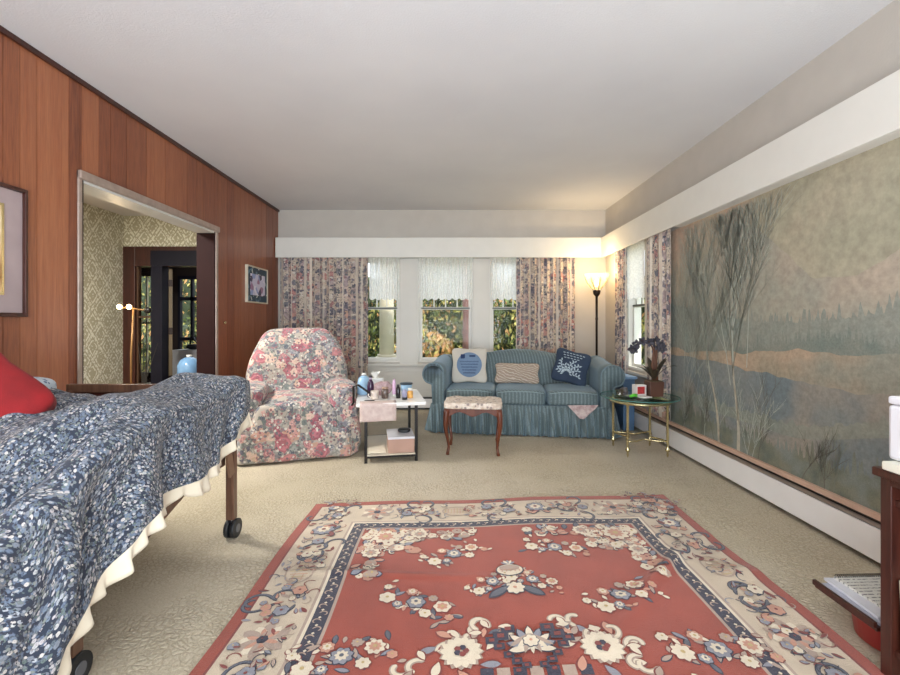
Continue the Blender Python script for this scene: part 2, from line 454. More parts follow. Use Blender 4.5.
# opening jambs and metal-bright casing
struct('trim_2', MB().bb(XL-.17, XL+.006, OY0-.001, OY0+.02, 0, OZ).bb(XL-.17, XL+.006, OY1-.02, OY1+.001, 0, OZ), plain('jamb_dark', C(34, 15, 14), .7, spec=.1))
struct('trim_3', MB().bb(XL-.17, XL+.006, OY0+.02, OY1-.02, OZ-.02, OZ), plain('window_lit_head', C(206, 208, 206), .3, var=.03))  # pale colour stands for window light on the head soffit
CAS = plain('casing_worn_silver', C(168, 150, 138), .3, .3, var=.12, vscale=20)
struct('trim_4', MB().bb(XL, XL+.016, OY0-.026, OY0+.004, 0, OZ+.05).bb(XL, XL+.016, OY1-.004, OY1+.04, 0, OZ+.05).bb(XL, XL+.03, OY0-.026, OY1+.045, OZ-.004, OZ+.05), CAS, bevel=.006)

# back wall with three window openings
WZ0, WZ1 = .64, 2.05
opens = [(-1.20, -.68), (-.434, .312), (.54, 1.06)]
mb = MB(); xs = [XL-.15]+[q for o_ in opens for q in o_]+[XR+.15]
for i in range(0, len(xs), 2): mb.bb(xs[i], xs[i+1], YB, YB+.16, 0, H)
for a, b in opens: mb.bb(a, b, YB, YB+.16, 0, WZ0).bb(a, b, YB, YB+.16, WZ1, H)
struct('wall_back', mb, BEIGE)
SY0, SY1 = 4.72, 5.22
mb = MB().bb(XR, XR+.16, YR, SY0, 0, H).bb(XR, XR+.16, SY1, YB, 0, H).bb(XR, XR+.16, SY0, SY1, 0, WZ0).bb(XR, XR+.16, SY0, SY1, WZ1, H)
struct('wall_right', mb, BEIGE)
# unseen rear wall with a wide opening added for the fill light
mb = MB().bb(XL-.15, -2.05, YR-.15, YR, 0, H).bb(1.9, XR+.15, YR-.15, YR, 0, H).bb(-2.05, 1.9, YR-.15, YR, 0, .55).bb(-2.05, 1.9, YR-.15, YR, 2.55, H)
struct('wall_rear', mb, BEIGE)
# cornice boards
struct('trim_5', MB().bb(XL+.01, XR-.101, YB-.13, YB-.112, 2.037, 2.303).bb(XL+.01, XR-.001, YB-.112, YB-.001, 2.285, 2.303), WHITE, bevel=.004)
struct('trim_6', MB().bb(XR-.10, XR-.082, YR+.02, YB-.112, 2.037, 2.303).bb(XR-.082, XR-.001, YR+.02, YB-.113, 2.285, 2.303).bb(XR-.082, XR-.001, YR+.02, 4.0, 2.037, 2.05), WHITE, bevel=.004)
# casings between windows, sill, apron panel on back wall
mb = MB()
for a, b in ((-1.33, -1.2), (-.68, -.434), (.312, .54), (1.06, 1.19)): mb.bb(a, b, YB-.022, YB-.001, .60, 2.04)
mb.bb(-1.36, 1.22, YB-.05, YB-.001, .585, .615)
mb.bb(-1.33, 1.19, YB-.018, YB-.001, .17, .585)
for a, b in ((-1.2, -.62), (-.5, .37), (.48, 1.06)): mb.bb(a, b, YB-.024, YB-.018, .27, .275).bb(a, b, YB-.024, YB-.018, .51, .515)
struct('trim_7', mb, TRIMW, bevel=.003)
mb = MB().bb(XR-.022, XR-.001, SY0-.12, SY0, .6, 2.04).bb(XR-.022, XR-.001, SY1, SY1+.12, .6, 2.04).bb(XR-.05, XR-.001, SY0-.13, SY1+.13, .585, .615)
struct('trim_8', mb, TRIMW, bevel=.003)

def window(n, w, loc, rz, muntins):
    o = bpy.data.objects.new('window_%d' % n, None); COL.objects.link(o); o['kind'] = 'structure'
    o.location = loc; o.rotation_euler = (0, 0, rz)
    h = WZ1-WZ0; mid = .745
    mb = MB()
    for sx in (-1, 1): mb.bb(sx*w/2, sx*(w/2-.02), 0, .15, 0, h)
    mb.bb(-w/2+.02, w/2-.02, 0, .15, 0, .02).bb(-w/2+.02, w/2-.02, 0, .15, h-.02, h)
    obj('window_frame', mb, WHITE, o)
    dk = plain('storm_rail_grey', C(92, 96, 92), .5)
    def sash(y, z0, z1, mun, name):
        m = MB(); a = w/2-.021; s = .034
        m.bb(-a, -a+s, y, y+.03, z0, z1).bb(a-s, a, y, y+.03, z0, z1).bb(-a+s, a-s, y, y+.03, z0, z0+s).bb(-a+s, a-s, y, y+.03, z1-s, z1)
        for k in range(mun):
            x = -a+s+(2*a-2*s)*(k+1)/(mun+1); m.bb(x-.008, x+.008, y+.008, y+.022, z0+s, z1-s)
        r = obj('sash', m, WHITE, o, bevel=.003)
        obj('glass_pane', MB().bb(-a+s, a-s, y+.013, y+.017, z0+s, z1-s), GLASS, r)
    sash(.05, .021, mid, 0, 'lower'); sash(.085, mid-.034, h-.021, muntins, 'upper')
    obj('meeting_rail', MB().bb(-w/2+.04, w/2-.04, .04, .049, mid-.026, mid-.006), dk, o)
    return o
window(1, .52, (-.94, YB, WZ0), 0, 2)
window(2, .746, (-.061, YB, WZ0), 0, 3)
window(3, .52, (.80, YB, WZ0), 0, 2)
window(4, .50, (XR, (SY0+SY1)/2, WZ0), -PI/2, 2)

# baseboard heaters
HW = plain('heater_white_enamel', C(240, 238, 236), .4, var=.02)
HD = plain('heater_dark_slot', C(52, 46, 42), .5)
PT = plain('pinkish_trim', C(206, 172, 150), .5)
def heater_right():
    o = bpy.data.objects.new('baseboard_right', None); COL.objects.link(o); o['kind'] = 'structure'
    y0, y1 = YR+.1, YB-.16
    obj('front_panel', MB().bb(XR-.078, XR-.066, y0, y1, .03, .185), HW, o, bevel=.002)
    obj('back_plate', MB().bb(XR-.02, XR-.001, y0, y1, .0, .205), HD, o)
    obj('damper', MB().box((XR-.042, (y0+y1)/2, .186), (.03, y1-y0, .006), rot=(0, -.3, 0)), STEEL, o)
    mb = MB().bb(XR-.066, XR-.02, y0, y1, .05, .13)
    obj('heating_fins', mb, HD, o)
    obj('top_trim', MB().bb(XR-.03, XR-.001, y0, y1, .206, .235), PT, o, bevel=.002)
heater_right()
def heater_back():
    o = bpy.data.objects.new('baseboard_back', None); COL.objects.link(o); o['kind'] = 'structure'
    x0, x1 = XL+.1, XR-.09
    obj('front_panel', MB().bb(x0, x1, YB-.078, YB-.066, .03, .15), HW, o, bevel=.002)
    obj('back_plate', MB().bb(x0, x1, YB-.02, YB-.019+.0, .0, .165), HD, o)
    obj('heating_fins', MB().bb(x0, x1, YB-.066, YB-.022, .05, .12), HD, o)
heater_back()

# ------------------------------------------------------------------ hall beyond the opening
HX, HYY = -4.67, 6.3
struct('wall_hall_left', MB().bb(HX-.12, HX, 2.0, HYY, 0, H), DAMASK)
struct('wall_hall_near', MB().bb(HX, XL-.15, 1.9, 2.0, 0, H), DAMASK)
mb = MB().bb(HX, XL-.15, HYY, HYY+.12, 2.26, H).bb(-3.1, XL-.15, HYY, HYY+.12, 0, 2.26)
struct('wall_hall_end', mb, DAMASK)
VD = plain('vestibule_dark', C(44, 32, 30), .7)
struct('wall_vestibule', MB().bb(-6.12, -6.0, HYY, 7.7, 0, H).bb(-6.0, HX-.12, HYY, HYY+.1, 0, H).bb(-2.9, -2.78, HYY+.12, 7.7, 0, H).bb(-6.12, -2.78, 7.7, 7.8, 1.99, H).bb(-6.12, -2.78, 7.7, 7.8, 0, .3).bb(-6.12, -5.75, 7.7, 7.8, .3, 1.99).bb(-5.08, -4.74, 7.7, 7.8, .3, 1.99), VD)
# entry frame: dark trim, sidelight
e = bpy.data.objects.new('door_1', None); COL.objects.link(e); e['kind'] = 'structure'; e.location = (0, HYY, 0)
mb = MB().bb(-4.67, -4.50, -.02, .12, 0, 2.26).bb(-4.50, -3.1, -.02, .12, 1.98, 2.26).bb(-4.50, -4.27, -.02, .12, 0, .3)
obj('door_frame', mb, DKWOOD, e, bevel=.004)
obj('door_post', MB().bb(-4.27, -4.11, -.02, .12, 0, 1.98).bb(-4.27, -3.1, -.03, -.02, 1.98, 2.2), NAVYW, e)
mb = MB().bb(-4.50, -4.475, .02, .06, .3, 1.98).bb(-4.295, -4.27, .02, .06, .3, 1.98).bb(-4.475, -4.295, .02, .06, 1.24, 1.27)
sl = obj('sidelight_sash', mb, plain('sidelight_brown', C(84, 60, 44), .4), e)
obj('sidelight_glass', MB().bb(-4.475, -4.295, .038, .042, .3, 1.98), GLASS, sl)
# glazed outer door in vestibule with muntins
e2 = bpy.data.objects.new('door_2', None); COL.objects.link(e2); e2['kind'] = 'structure'; e2.location = (0, 7.7, 0)
mb = MB().bb(-4.74, -4.70, -.04, .02, .3, 1.99)
for x in (-4.50, -3.9): mb.bb(x-.02, x+.02, -.04, .02, .92, 1.93)
mb.bb(-4.70, -3.2, -.04, .02, 1.56, 1.62).bb(-4.70, -3.2, -.04, .02, .86, .92).bb(-4.70, -3.2, -.04, .02, 1.93, 1.99)
obj('muntins', mb, NAVYW, e2)
obj('lower_panel', MB().bb(-4.70, -3.2, -.04, .02, .3, .66), plain('grey_white_panel', C(196, 196, 200), .5), e2)
obj('glass_pane', MB().bb(-4.70, -3.2, -.012, -.008, .66, 1.93), GLASS, e2)
e4 = bpy.data.objects.new('window_5', None); COL.objects.link(e4); e4['kind'] = 'structure'; e4.location = (0, 7.7, 0)
obj('window_frame', MB().bb(-5.75, -5.70, 0, .06, .3, 1.99).bb(-5.13, -5.08, 0, .06, .3, 1.99).bb(-5.70, -5.13, .01, .05, 1.15, 1.19).bb(-5.52, -5.50, .01, .05, .3, 1.99).bb(-5.33, -5.31, .01, .05, .3, 1.99), plain('porch_sash', C(176, 166, 140), .5), e4)
obj('glass_pane', MB().bb(-5.70, -5.13, .028, .032, .3, 1.99), GLASS, e4)
# open door leaf with hinges edge seen in the doorway
d3 = bpy.data.objects.new('door_3', None); COL.objects.link(d3); d3['kind'] = 'structure'; d3.location = (-4.09, HYY+.14, 0); d3.rotation_euler = (0, 0, math.radians(32))
obj('door_leaf', MB().bb(-.022, .022, 0, .62, .02, 1.96), plain('door_edge_tan', C(112, 96, 70), .5), d3)
for z in (.3, 1.0, 1.7): obj('hinge', MB().bb(-.026, .026, -.012, 0, z, z+.1), DKBRONZE, d3)
# ------------------------------------------------------------------ outside
LAWN = plain('lawn_grass', C(120, 130, 66), .95, var=.35, vscale=4, bump=.6, bscale=60)
struct('ground', MB().bb(-14, 14, 6.2, 26, -.55, -.5).bb(2.35, 14, -6, 6.2, -.55, -.5), LAWN)
LEAFM = [plain('leaf_green', C(104, 118, 62), .7, var=.3), plain('leaf_dark', C(52, 62, 36), .7, var=.3),
         plain('leaf_yellow', C(172, 164, 92), .7, var=.2), plain('leaf_tan', C(196, 150, 96), .8, var=.25), plain('twig_brown', C(92, 66, 46), .9)]
def bush(loc, rx, ry, rz, n, seed, weights, label, group='shrubs outside the windows'):
    rnd = random.Random(seed); mb = MB()
    for k in range(int(n*2.4)):
        th = rnd.uniform(0, 2*PI); ph = math.acos(rnd.uniform(-.6, 1)); r = rnd.uniform(.45, 1)**.5
        r *= 1+.18*nz(math.cos(th)*2+seed, math.sin(th)*2, ph*2)
        p = Vector((rx*r*math.sin(ph)*math.cos(th), ry*r*math.sin(ph)*math.sin(th), rz*(.45+.55*r*math.cos(ph))))
        L = rnd.uniform(.035, .085); M = Matrix.Translation(p) @ Euler((rnd.uniform(0, 6), rnd.uniform(0, 6), rnd.uniform(0, 6))).to_matrix().to_4x4()
        m = rnd.choices(range(4), weights)[0]
        mb.add([(-L, 0, 0), (0, -L*.45, .01), (L, 0, 0), (0, L*.45, .01)], [(0, 1, 2), (0, 2, 3)], m, False, M)
    root = thing('shrub', label, 'shrub', loc, 0, None)
    mb.sq((0, 0, rz*.5), (rx*1.35, ry*1.35, rz*.95), 1, 16, 1, deform=lambda q: q*(1+.25*nz(q.x*2.5, q.y*2.5, q.z*2.5+seed)))
    obj('foliage', mb, LEAFM, root)
    st = MB()
    for k in range(7):
        a = k*2*PI/7+rnd.random(); st.tube([(0, 0, 0), (.25*rx*math.cos(a), .25*ry*math.sin(a), rz*.4), (.6*rx*math.cos(a), .6*ry*math.sin(a), rz*.85)], [.03, .02, .006], 6, 4)
    obj('stems', st, LEAFM, root)
bush((-2.6, 11.5, -.5), 1.35, 1.0, 3.0, 2600, 1, (6, 4, 3, 1), 'green shrub seen behind the white porch column through the left window')
bush((-.55, 9.4, -.5), .75, .7, 1.5, 1600, 2, (1, 1, 3, 6), 'tan dried shrub low in the centre window')
bush((.35, 12.4, -.5), 1.5, 1.0, 3.2, 3200, 3, (6, 4, 3, 2), 'tall green shrub filling the upper part of the centre window')
bush((1.85, 9.6, -.5), 1.1, .9, 2.9, 2400, 4, (5, 6, 3, 1), 'green shrub filling the right back window')
bush((-.4, 16.6, -.5), 2.9, 1.2, 4.4, 3600, 5, (6, 5, 3, 3), 'large bushy tree row far behind the centre window')
bush((4.4, 14.5, -.5), 2.2, 1.3, 4.2, 3200, 6, (5, 6, 2, 1), 'broad dark green shrub far behind the right back window')
bush((-4.9, 14.6, -.5), 2.0, 1.3, 4.0, 3000, 7, (5, 3, 5, 2), 'broad yellow green shrub far off behind the left window')
bush((4.3, 7.9, -.5), 1.3, 1.2, 2.8, 2200, 8, (5, 3, 4, 1), 'leafy shrub outside the side window')
bush((-7.2, 11.0, -.5), 1.5, 1.0, 1.7, 2200, 9, (5, 3, 6, 3), 'yellow green shrub seen through the hall door glass')
bush((-9.8, 15.0, -.5), 2.8, 1.3, 4.6, 3000, 10, (3, 3, 4, 4), 'tall pale tree seen through the hall door glass')
t = thing('porch_column', 'cream porch column outside the left window', 'column', (-1.15, 8.0, -.5))
PC = plain('porch_cream', C(206, 196, 172), .6)
obj('shaft', MB().lathe([(.135, 0), (.13, .9), (.115, 2.3)], (0, 0, 1.1), 24), PC, t)
obj('base_moulding', MB().bb(-.19, .19, -.19, .19, 1.0, 1.06).lathe([(.17, 1.06), (.17, 1.1)], (0, 0, 0), 24), PC, t, bevel=.004)
obj('pedestal', MB().bb(-.16, .16, -.16, .16, 0, 1.0), PC, t)
obj('capital', MB().bb(-.17, .17, -.17, .17, 3.34, 3.4), PC, t)
tag(obj('tree_trunk', MB().tube([(0, 0, 0), (.03, 0, 1.4), (-.02, .05, 3.2)], [.16, .13, .1], 14), plain('pinkish_bark', C(116, 84, 76), .9, var=.3, vscale=14, bump=.6), loc=(.36, 8.9, -.5)), 'straight pinkish brown tree trunk at the right side of the centre window', 'tree')

# ------------------------------------------------------------------ mural
def mk_mural(name, c1, c2, sc=3, extra=None, rough=.7):
    t = NT(name); v = t.coord(); n = t.noise(v, sc, 5, .6); f = t.noise(v, sc*14, 3, .65)
    col = t.ramp(n, [(.35, c1), (.65, c2)])
    if extra: col = t.mix(t.ramp(t.noise(v, sc*.6, 3), [(.48, (0,)*3), (.62, (.8,)*3)]), col, extra)
    g = t.ramp(f, [(.3, (.80,)*3), (.7, (1.12,)*3)]); col = t.mix(1., col, g, 'MULTIPLY')
    return t.fin(col, rough)
def mural():
    mats = [mk_mural('mural_sky', C(164, 160, 138), C(178, 168, 146), 1.3, C(198, 168, 146)),
            mk_mural('mural_mountain', C(148, 154, 142), C(166, 160, 144), 1.6, C(180, 164, 146)),
            mk_mural('mural_forest_mist', C(132, 142, 134), C(150, 150, 138), 3),
            mk_mural('mural_far_shore', C(160, 150, 130), C(186, 162, 138), 3, C(142, 146, 134)),
            mk_mural('mural_water', C(116, 128, 132), C(138, 142, 138), 3, C(160, 150, 136)),
            mk_mural('mural_bank', C(106, 114, 104), C(132, 132, 114), 9, C(136, 144, 138)),
            mk_mural('mural_forest_dark', C(122, 132, 124), C(142, 144, 132), 6),
            plain('mural_trunk_pale', C(190, 184, 166), .7, var=.2, vscale=30), plain('mural_twig', C(130, 134, 122), .7, var=.2), plain('mural_twig_pale', C(178, 184, 172), .7), plain('mural_twig_dark', C(100, 98, 86), .7)]
    x0 = XR-.003
    Y0, Y1, Z0, Z1 = .55, 4.26, .236, 2.038
    mb = MB(); mb.bb(x0-.001, XR-.0005, Y0, Y1, Z0, Z1, 0)
    lay = [0]
    def strip(top, bot, mat, n=220, ya=Y0, yb=Y1):
        lay[0] += 1; x = x0-.001-.0003*lay[0]
        vs = []; fs = []
        for i in range(n+1):
            y = ya+(yb-ya)*i/n
            vs += [(x, y, min(Z1, max(Z0, bot(y)))), (x, y, min(Z1, max(Z0, top(y))))]
        for i in range(n): fs.append((2*i, 2*i+1, 2*i+3, 2*i+2))
        mb.add(vs, fs, mat)
    fb = lambda y, s, a, k=0: a*mnoise.fractal(Vector((y*s, k, 0)), 1.0, 2.0, 4)
    mt = lambda y: 1.40+.5*sm(.85, 0, abs(y-3.25))+.36*sm(1.0, 0, abs(y-1.45))+fb(y, 3, .06)
    strip(mt, lambda y: 1.1, 1)
    strip(lambda y: 1.26+.10*math.sin(y*1.7)+abs(fb(y, 22, .16, 3)), lambda y: .9, 2, 500)
    strip(lambda y: 1.12+.1*math.sin(y*2.1+1)+abs(fb(y, 30, .2, 5))-.25*sm(2.2, 3.2, y), lambda y: .8, 6, 600)
    strip(lambda y: 1.05+.05*math.cos(y*1.4)+fb(y, 4, .03, 7)-.16*sm(2.4, 4, y), lambda y: .70, 3)
    strip(lambda y: .84+fb(y, 5, .02, 9)+.03*math.sin(2*y), lambda y: Z0, 4)
    strip(lambda y: .73+abs(fb(y, 12, .06, 2))-.2*sm(1.8, 2.8, y), lambda y: .66-.2*sm(1.8, 2.8, y), 2, 400)
    strip(lambda y: .36+.25*sm(2.5, .9, y)+abs(fb(y, 26, .2, 11)), lambda y: Z0, 5, 700)
    rnd = random.Random(5)
    X = x0-.001-.0003*(lay[0]+1)
    def branch(y, z, a, L, w, depth, mat, lim=Z1-.01):
        n = 5; pts = [(y, z)]
        for i in range(n):
            a += rnd.uniform(-.12, .12); y += math.sin(a)*L/n; z += math.cos(a)*L/n
            if z > lim or y > Y1-.02 or y < Y0+.02: break
            pts.append((y, z))
        if len(pts) < 2: return y, z
        vs = []; fs = []
        for i, (p, q) in enumerate(pts):
            k = 1-.55*i/n; j = min(i+1, len(pts)-1); h = max(j-1, 0)
            dy, dz = pts[j][0]-pts[h][0], pts[j][1]-pts[h][1]; l = math.hypot(dy, dz) or 1
            vs += [(X, p-dz/l*w*k/2, q+dy/l*w*k/2), (X, p+dz/l*w*k/2, q-dy/l*w*k/2)]
        for i in range(len(pts)-1): fs.append((2*i, 2*i+1, 2*i+3, 2*i+2))
        mb.add(vs, fs, mat)
        if depth > 0:
            for i in range(1, len(pts)):
                for sgn in (-1, 1):
                    if rnd.random() < .62:
                        branch(pts[i][0], pts[i][1], a*.5+sgn*rnd.uniform(.15, .5), L*rnd.uniform(.45, .7), max(.003, w*.55), depth-1, mat)
        return pts[-1]
    e_ = branch(3.44, Z0, .06, .55, .030, 0, 7); branch(e_[0], e_[1], .10, 1.2, .016, 3, 9)
    e_ = branch(3.21, Z0, -.03, .65, .036, 0, 7); branch(e_[0], e_[1], -.04, 1.15, .020, 3, 9); branch(e_[0], e_[1]-.1, .15, 1.0, .010, 3, 8); branch(e_[0], e_[1]-.05, -.25, 1.0, .009, 3, 8)
    branch(3.12, .85, -.12, 1.1, .009, 3, 9); branch(3.3, .7, .1, 1.2, .009, 3, 9); branch(3.75, .3, .02, 1.0, .008, 3, 8)
    branch(3.95, .26, -.1, .9, .008, 3, 9); branch(3.3, 1.0, 0, .9, .009, 3, 9); branch(3.6, .8, .15, .9, .007, 3, 9)
    for q in range(12): branch(rnd.uniform(2.6, 4.1), Z0, rnd.uniform(-.5, .5), rnd.uniform(.2, .4), .006, 2, 10 if q % 2 else 9)
    for q in (2.41, 1.7): branch(q, Z0+.01, 0, .22, .007, 2, 8)
    for q in range(10): branch(rnd.uniform(.8, 2.6), Z0, rnd.uniform(-.3, .3), rnd.uniform(.12, .25), .006, 2, 8 if q % 2 else 10)
    o = obj('wall_mural', mb, mats)
    tag(o, 'misty lake and birch tree landscape mural covering the right wall', 'mural')
mural()

# ------------------------------------------------------------------ rug
def rug():
    cols = [C(150, 62, 42), C(196, 178, 154), C(44, 42, 60), C(216, 202, 178), C(192, 140, 116), C(134, 134, 142), C(86, 88, 98), C(168, 146, 130), C(122, 48, 40), C(186, 162, 108)]
    nm = ['rug_red', 'rug_ivory', 'rug_navy', 'rug_cream', 'rug_pink', 'rug_steel_blue', 'rug_slate', 'rug_taupe', 'rug_maroon', 'rug_gold']
    mats = [plain(n, c, .95, var=.10, vscale=7, bump=.5, bscale=220, sheen=.3) for n, c in zip(nm, cols)]
    RED, IV, NAVY, CR, PK, BL, SL, TP, MR, GD = range(10)
    HWD, HL = 1.145, 1.50
    cx, cy = .285, 1.385
    def wave(u, v):
        w = .006*sm(.25, .9, nz(u*1.5, v*1.5, 3)+.5)
        d = (u-.62)-(v-.55)*.9; w += .016*math.exp(-(d/.05)**2)*sm(.9, .3, abs(v-.6)*2)
        d = (u-.78)-(v-.7)*1.3; w += .012*math.exp(-(d/.04)**2)*sm(1, .2, abs(v-.7)*2.2)
        w += .018*math.exp(-(((u-1.05)/.12)**2+((v-.62)/.05)**2))
        w += .010*math.exp(-((v-.62+.05*u)/.018)**2)*sm(.2, -.6, u)*sm(-1.15, -.9, u)
        return w
    def P(u, v, h=0):
        return (cx+u+.006*math.sin(v*5), cy+v+.065*u*(v/1.5)+.008*math.sin(u*6), .012+wave(u, v)+.0014*h)
    # base grid with exact border lines
    b = [.045, .055, .29, .302, .315, .375, .388, .40]
    def lines(half):
        k = [-half]+[-half+q for q in b]+[half-q for q in b[::-1]]+[half]
        out = []
        for a, c in zip(k, k[1:]):
            n = max(1, round((c-a)/.02)); out += [a+(c-a)*i/n for i in range(n)]
        return out+[half]
    us, vs = lines(HWD), lines(HL)
    mb = MB(); V = [P(u, v) for v in vs for u in us]; o = len(mb.v); mb.v += V
    nu = len(us)
    for j in range(len(vs)-1):
        for i in range(nu-1):
            u = (us[i]+us[i+1])/2; v = (vs[j]+vs[j+1])/2
            d = min(HWD-abs(u), HL-abs(v))
            m = RED if d < b[0] else MR if d < b[1] else IV if d < b[2] else TP if d < b[3] else CR if d < b[4] else NAVY if d < b[5] else TP if d < b[6] else RED
            mb.f.append([j*nu+i, j*nu+i+1, (j+1)*nu+i+1, (j+1)*nu+i]); mb.m.append(m); mb.sm.append(True)
    # rim
    rim = [(u, -HL) for u in us]+[(HWD, v) for v in vs]+[(u, HL) for u in us[::-1]]+[(-HWD, v) for v in vs[::-1]]
    for a, c in zip(rim, rim[1:]):
        p, q = P(*a), P(*c); mb.add([(p[0], p[1], 0), (q[0], q[1], 0), q, p], [(0, 1, 2, 3)], MR)
    cnt = [0]
    def poly(pts, h, m):   # star-shaped fan
        cnt[0] += 1; h = h+.0045*(cnt[0] % 150)
        c = (sum(p[0] for p in pts)/len(pts), sum(p[1] for p in pts)/len(pts))
        vv = [P(c[0], c[1], h)]+[P(x, y, h) for x, y in pts]; n = len(pts)
        mb.add(vv, [(0, 1+i, 1+(i+1) % n) for i in range(n)], m)
    def petal(x, y, a, L, w, h, m, pts=7):
        out = []
        for i in range(pts+1):
            t = i/pts; r = w*math.sin(PI*t**1.25)**.7*.5 if 0 < t < 1 else 0; out.append((L*t, r))
        out += [(L*i/pts, -w*math.sin(PI*(i/pts)**1.25)**.7*.5) for i in range(pts-1, 0, -1)]
        ca, sa = math.cos(a), math.sin(a)
        poly([(x+p*ca-q*sa, y+p*sa+q*ca) for p, q in out], h, m)
    def leaf(x, y, a, L, w, h, m, out=NAVY):
        petal(x-math.cos(a)*L*.08, y-math.sin(a)*L*.08, a, L*1.16, w*1.5, h, out); petal(x, y, a, L, w, h+1, m)
    def flower(x, y, r, n, m, h=1, outm=NAVY, cen=MR, a0=0, inner=None):
        for k in range(n): petal(x, y, a0+2*PI*k/n, r*1.10, r*6.4/n, h, outm)
        for k in range(n): petal(x, y, a0+2*PI*k/n, r, r*5.0/n, h+1, m)
        if inner is not None:
            for k in range(n): petal(x, y, a0+2*PI*(k+.5)/n, r*.62, r*2.6/n, h+2, inner)
        poly([(x+r*.2*math.cos(q*PI/4), y+r*.2*math.sin(q*PI/4)) for q in range(8)], h+3, cen)
    def ribbon(pts, w, h, m):
        cnt[0] += 1; h = h+.0045*(cnt[0] % 150)
        vv = []; n = len(pts)
        for i, p in enumerate(pts):
            a = pts[max(0, i-1)]; c = pts[min(n-1, i+1)]; dx, dy = c[0]-a[0], c[1]-a[1]; l = math.hypot(dx, dy) or 1
            k = w*(.5 if i in (0, n-1) else 1)/2
            vv += [P(p[0]-dy/l*k, p[1]+dx/l*k, h), P(p[0]+dy/l*k, p[1]-dx/l*k, h)]
        mb.add(vv, [(2*i, 2*i+1, 2*i+3, 2*i+2) for i in range(n-1)], m)
    def curl(x, y, a, L, w, h, m, turn=3.2, n=12, outm=None):
        pts = [(x, y)]
        for i in range(n):
            a += turn/n*(.4+1.2*i/n); x += math.cos(a)*L/n; y += math.sin(a)*L/n; pts.append((x, y))
        if outm is not None: ribbon(pts, w*1.8, h, outm); h += 1
        ribbon(pts, w, h, m)
    R = random.Random(12)
    def bouquet(x, y, s, ang, seed, big=True):
        r = random.Random(seed); ca, sa = math.cos(ang), math.sin(ang)
        T = lambda p, q: (x+(p*ca-q*sa)*s, y+(p*sa+q*ca)*s)
        for k in range(16):
            p, q = T(r.uniform(-.17, .17), r.uniform(-.07, .07)); leaf(p, q, r.uniform(0, 6.28), .05*s, .016*s, 0, r.choice([BL, SL, TP]), NAVY)
        for k in range(16):
            p, q = T(r.uniform(-.18, .18), r.uniform(-.08, .08)); leaf(p, q, r.uniform(0, 6.28), .032*s, .016*s, 1, r.choice([CR, PK, CR, TP]), MR)
        for (p, q, rr, m, inn) in ((-.12, -.035, .038, CR, None), (0, .0, .04, BL, CR), (.11, .025, .038, CR, PK), (-.05, .05, .027, PK, CR), (.07, -.045, .027, CR, None), (-.16, .03, .020, CR, None), (.165, -.02, .020, PK, None), (.05, .055, .022, TP, None), (-.06, -.05, .022, BL, CR)):
            a, c = T(p, q); flower(a, c, rr*s, r.choice([6, 7, 8]), m, 2, NAVY if m == BL else MR, SL if m == BL else GD, r.random()*6, inn)
    def UV(px, py):
        z = F*CH/(py-HY); X = (px-450)/F*z; u = X-cx; v = z-cy
        for _ in range(3):
            v = z-cy-.065*u*(v/1.5)
        return u, v
    for px, py, s, a, sd in ((415, 605, 1, -.5, 1), (620, 600, 1, .45, 2), (455, 556, .95, .35, 3), (556, 551, .95, -.35, 4), (340, 662, 1.05, .2, 5), (716, 652, 1.1, -.1, 6)):
        u, v = UV(px, py); bouquet(u, v, s, a, sd)
    # vase motif
    u, v = UV(512, 583)
    bouquet(u-.09, v-.01, .75, .5, 7); bouquet(u+.09, v-.01, .75, -.5, 8); 
    flower(u, v-.07, .045, 8, CR, 3, NAVY, PK)
    for s_ in (-1, 1): leaf(u+s_*.02, v-.05, -PI/2+s_*.9, .12, .035, 3, SL)
    ell = lambda a, b_, yo=0: [(u+a*math.cos(q*PI/10), v+.07+yo+b_*math.sin(q*PI/10)) for q in range(20)]
    poly(ell(.066, .052), 4, NAVY); poly(ell(.06, .046), 5, CR); poly(ell(.048, .024, .015), 6, TP); 
    for k in range(5): curl(u-.04+.02*k, v+.05, .8, .03, .004, 7, PK)
    for k in range(5): petal(u, v+.115, PI/2+(k-2)*.5, .04, .014, 5, (BL, CR)[k % 2])
    # centre medallion
    mu, mv = 0.0, -.10
    for q in range(4):
        for (sx, sy) in (((1, 1), (-1, 1), (1, -1), (-1, -1))[q],):
            x, y = mu+sx*.25, mv+sy*.26
            for k in range(7):
                a = k*.9+q; leaf(x+.09*math.cos(a), y+.08*math.sin(a), a+.8, .07, .03, 1, (CR, PK, BL)[k % 3], MR)
            for k in range(10):
                f = k/9; px_, py_ = x+sx*(-.14+.34*f), y+sy*(.12-.26*f*f)
                curl(px_, py_, (k*1.3), .11, .014, 2, CR, 3.6 if k % 2 else -3.6, outm=TP); leaf(px_, py_, k*2.1, .05, .024, 3, (CR, CR, TP)[k % 3], MR)
            for (r_, n_, m_, h_) in ((.082, 16, TP, 4), (.076, 14, CR, 5)):
                for k in range(n_): petal(x, y, 2*PI*k/n_, r_, .036, h_, m_)
            for k in range(5): poly([(x+.016*math.cos(2*PI*k/5)+.013*math.cos(w), y+.016*math.sin(2*PI*k/5)+.013*math.sin(w)) for w in (0, 1, 2, 3, 4, 5)], 7, (MR, NAVY)[k % 2])
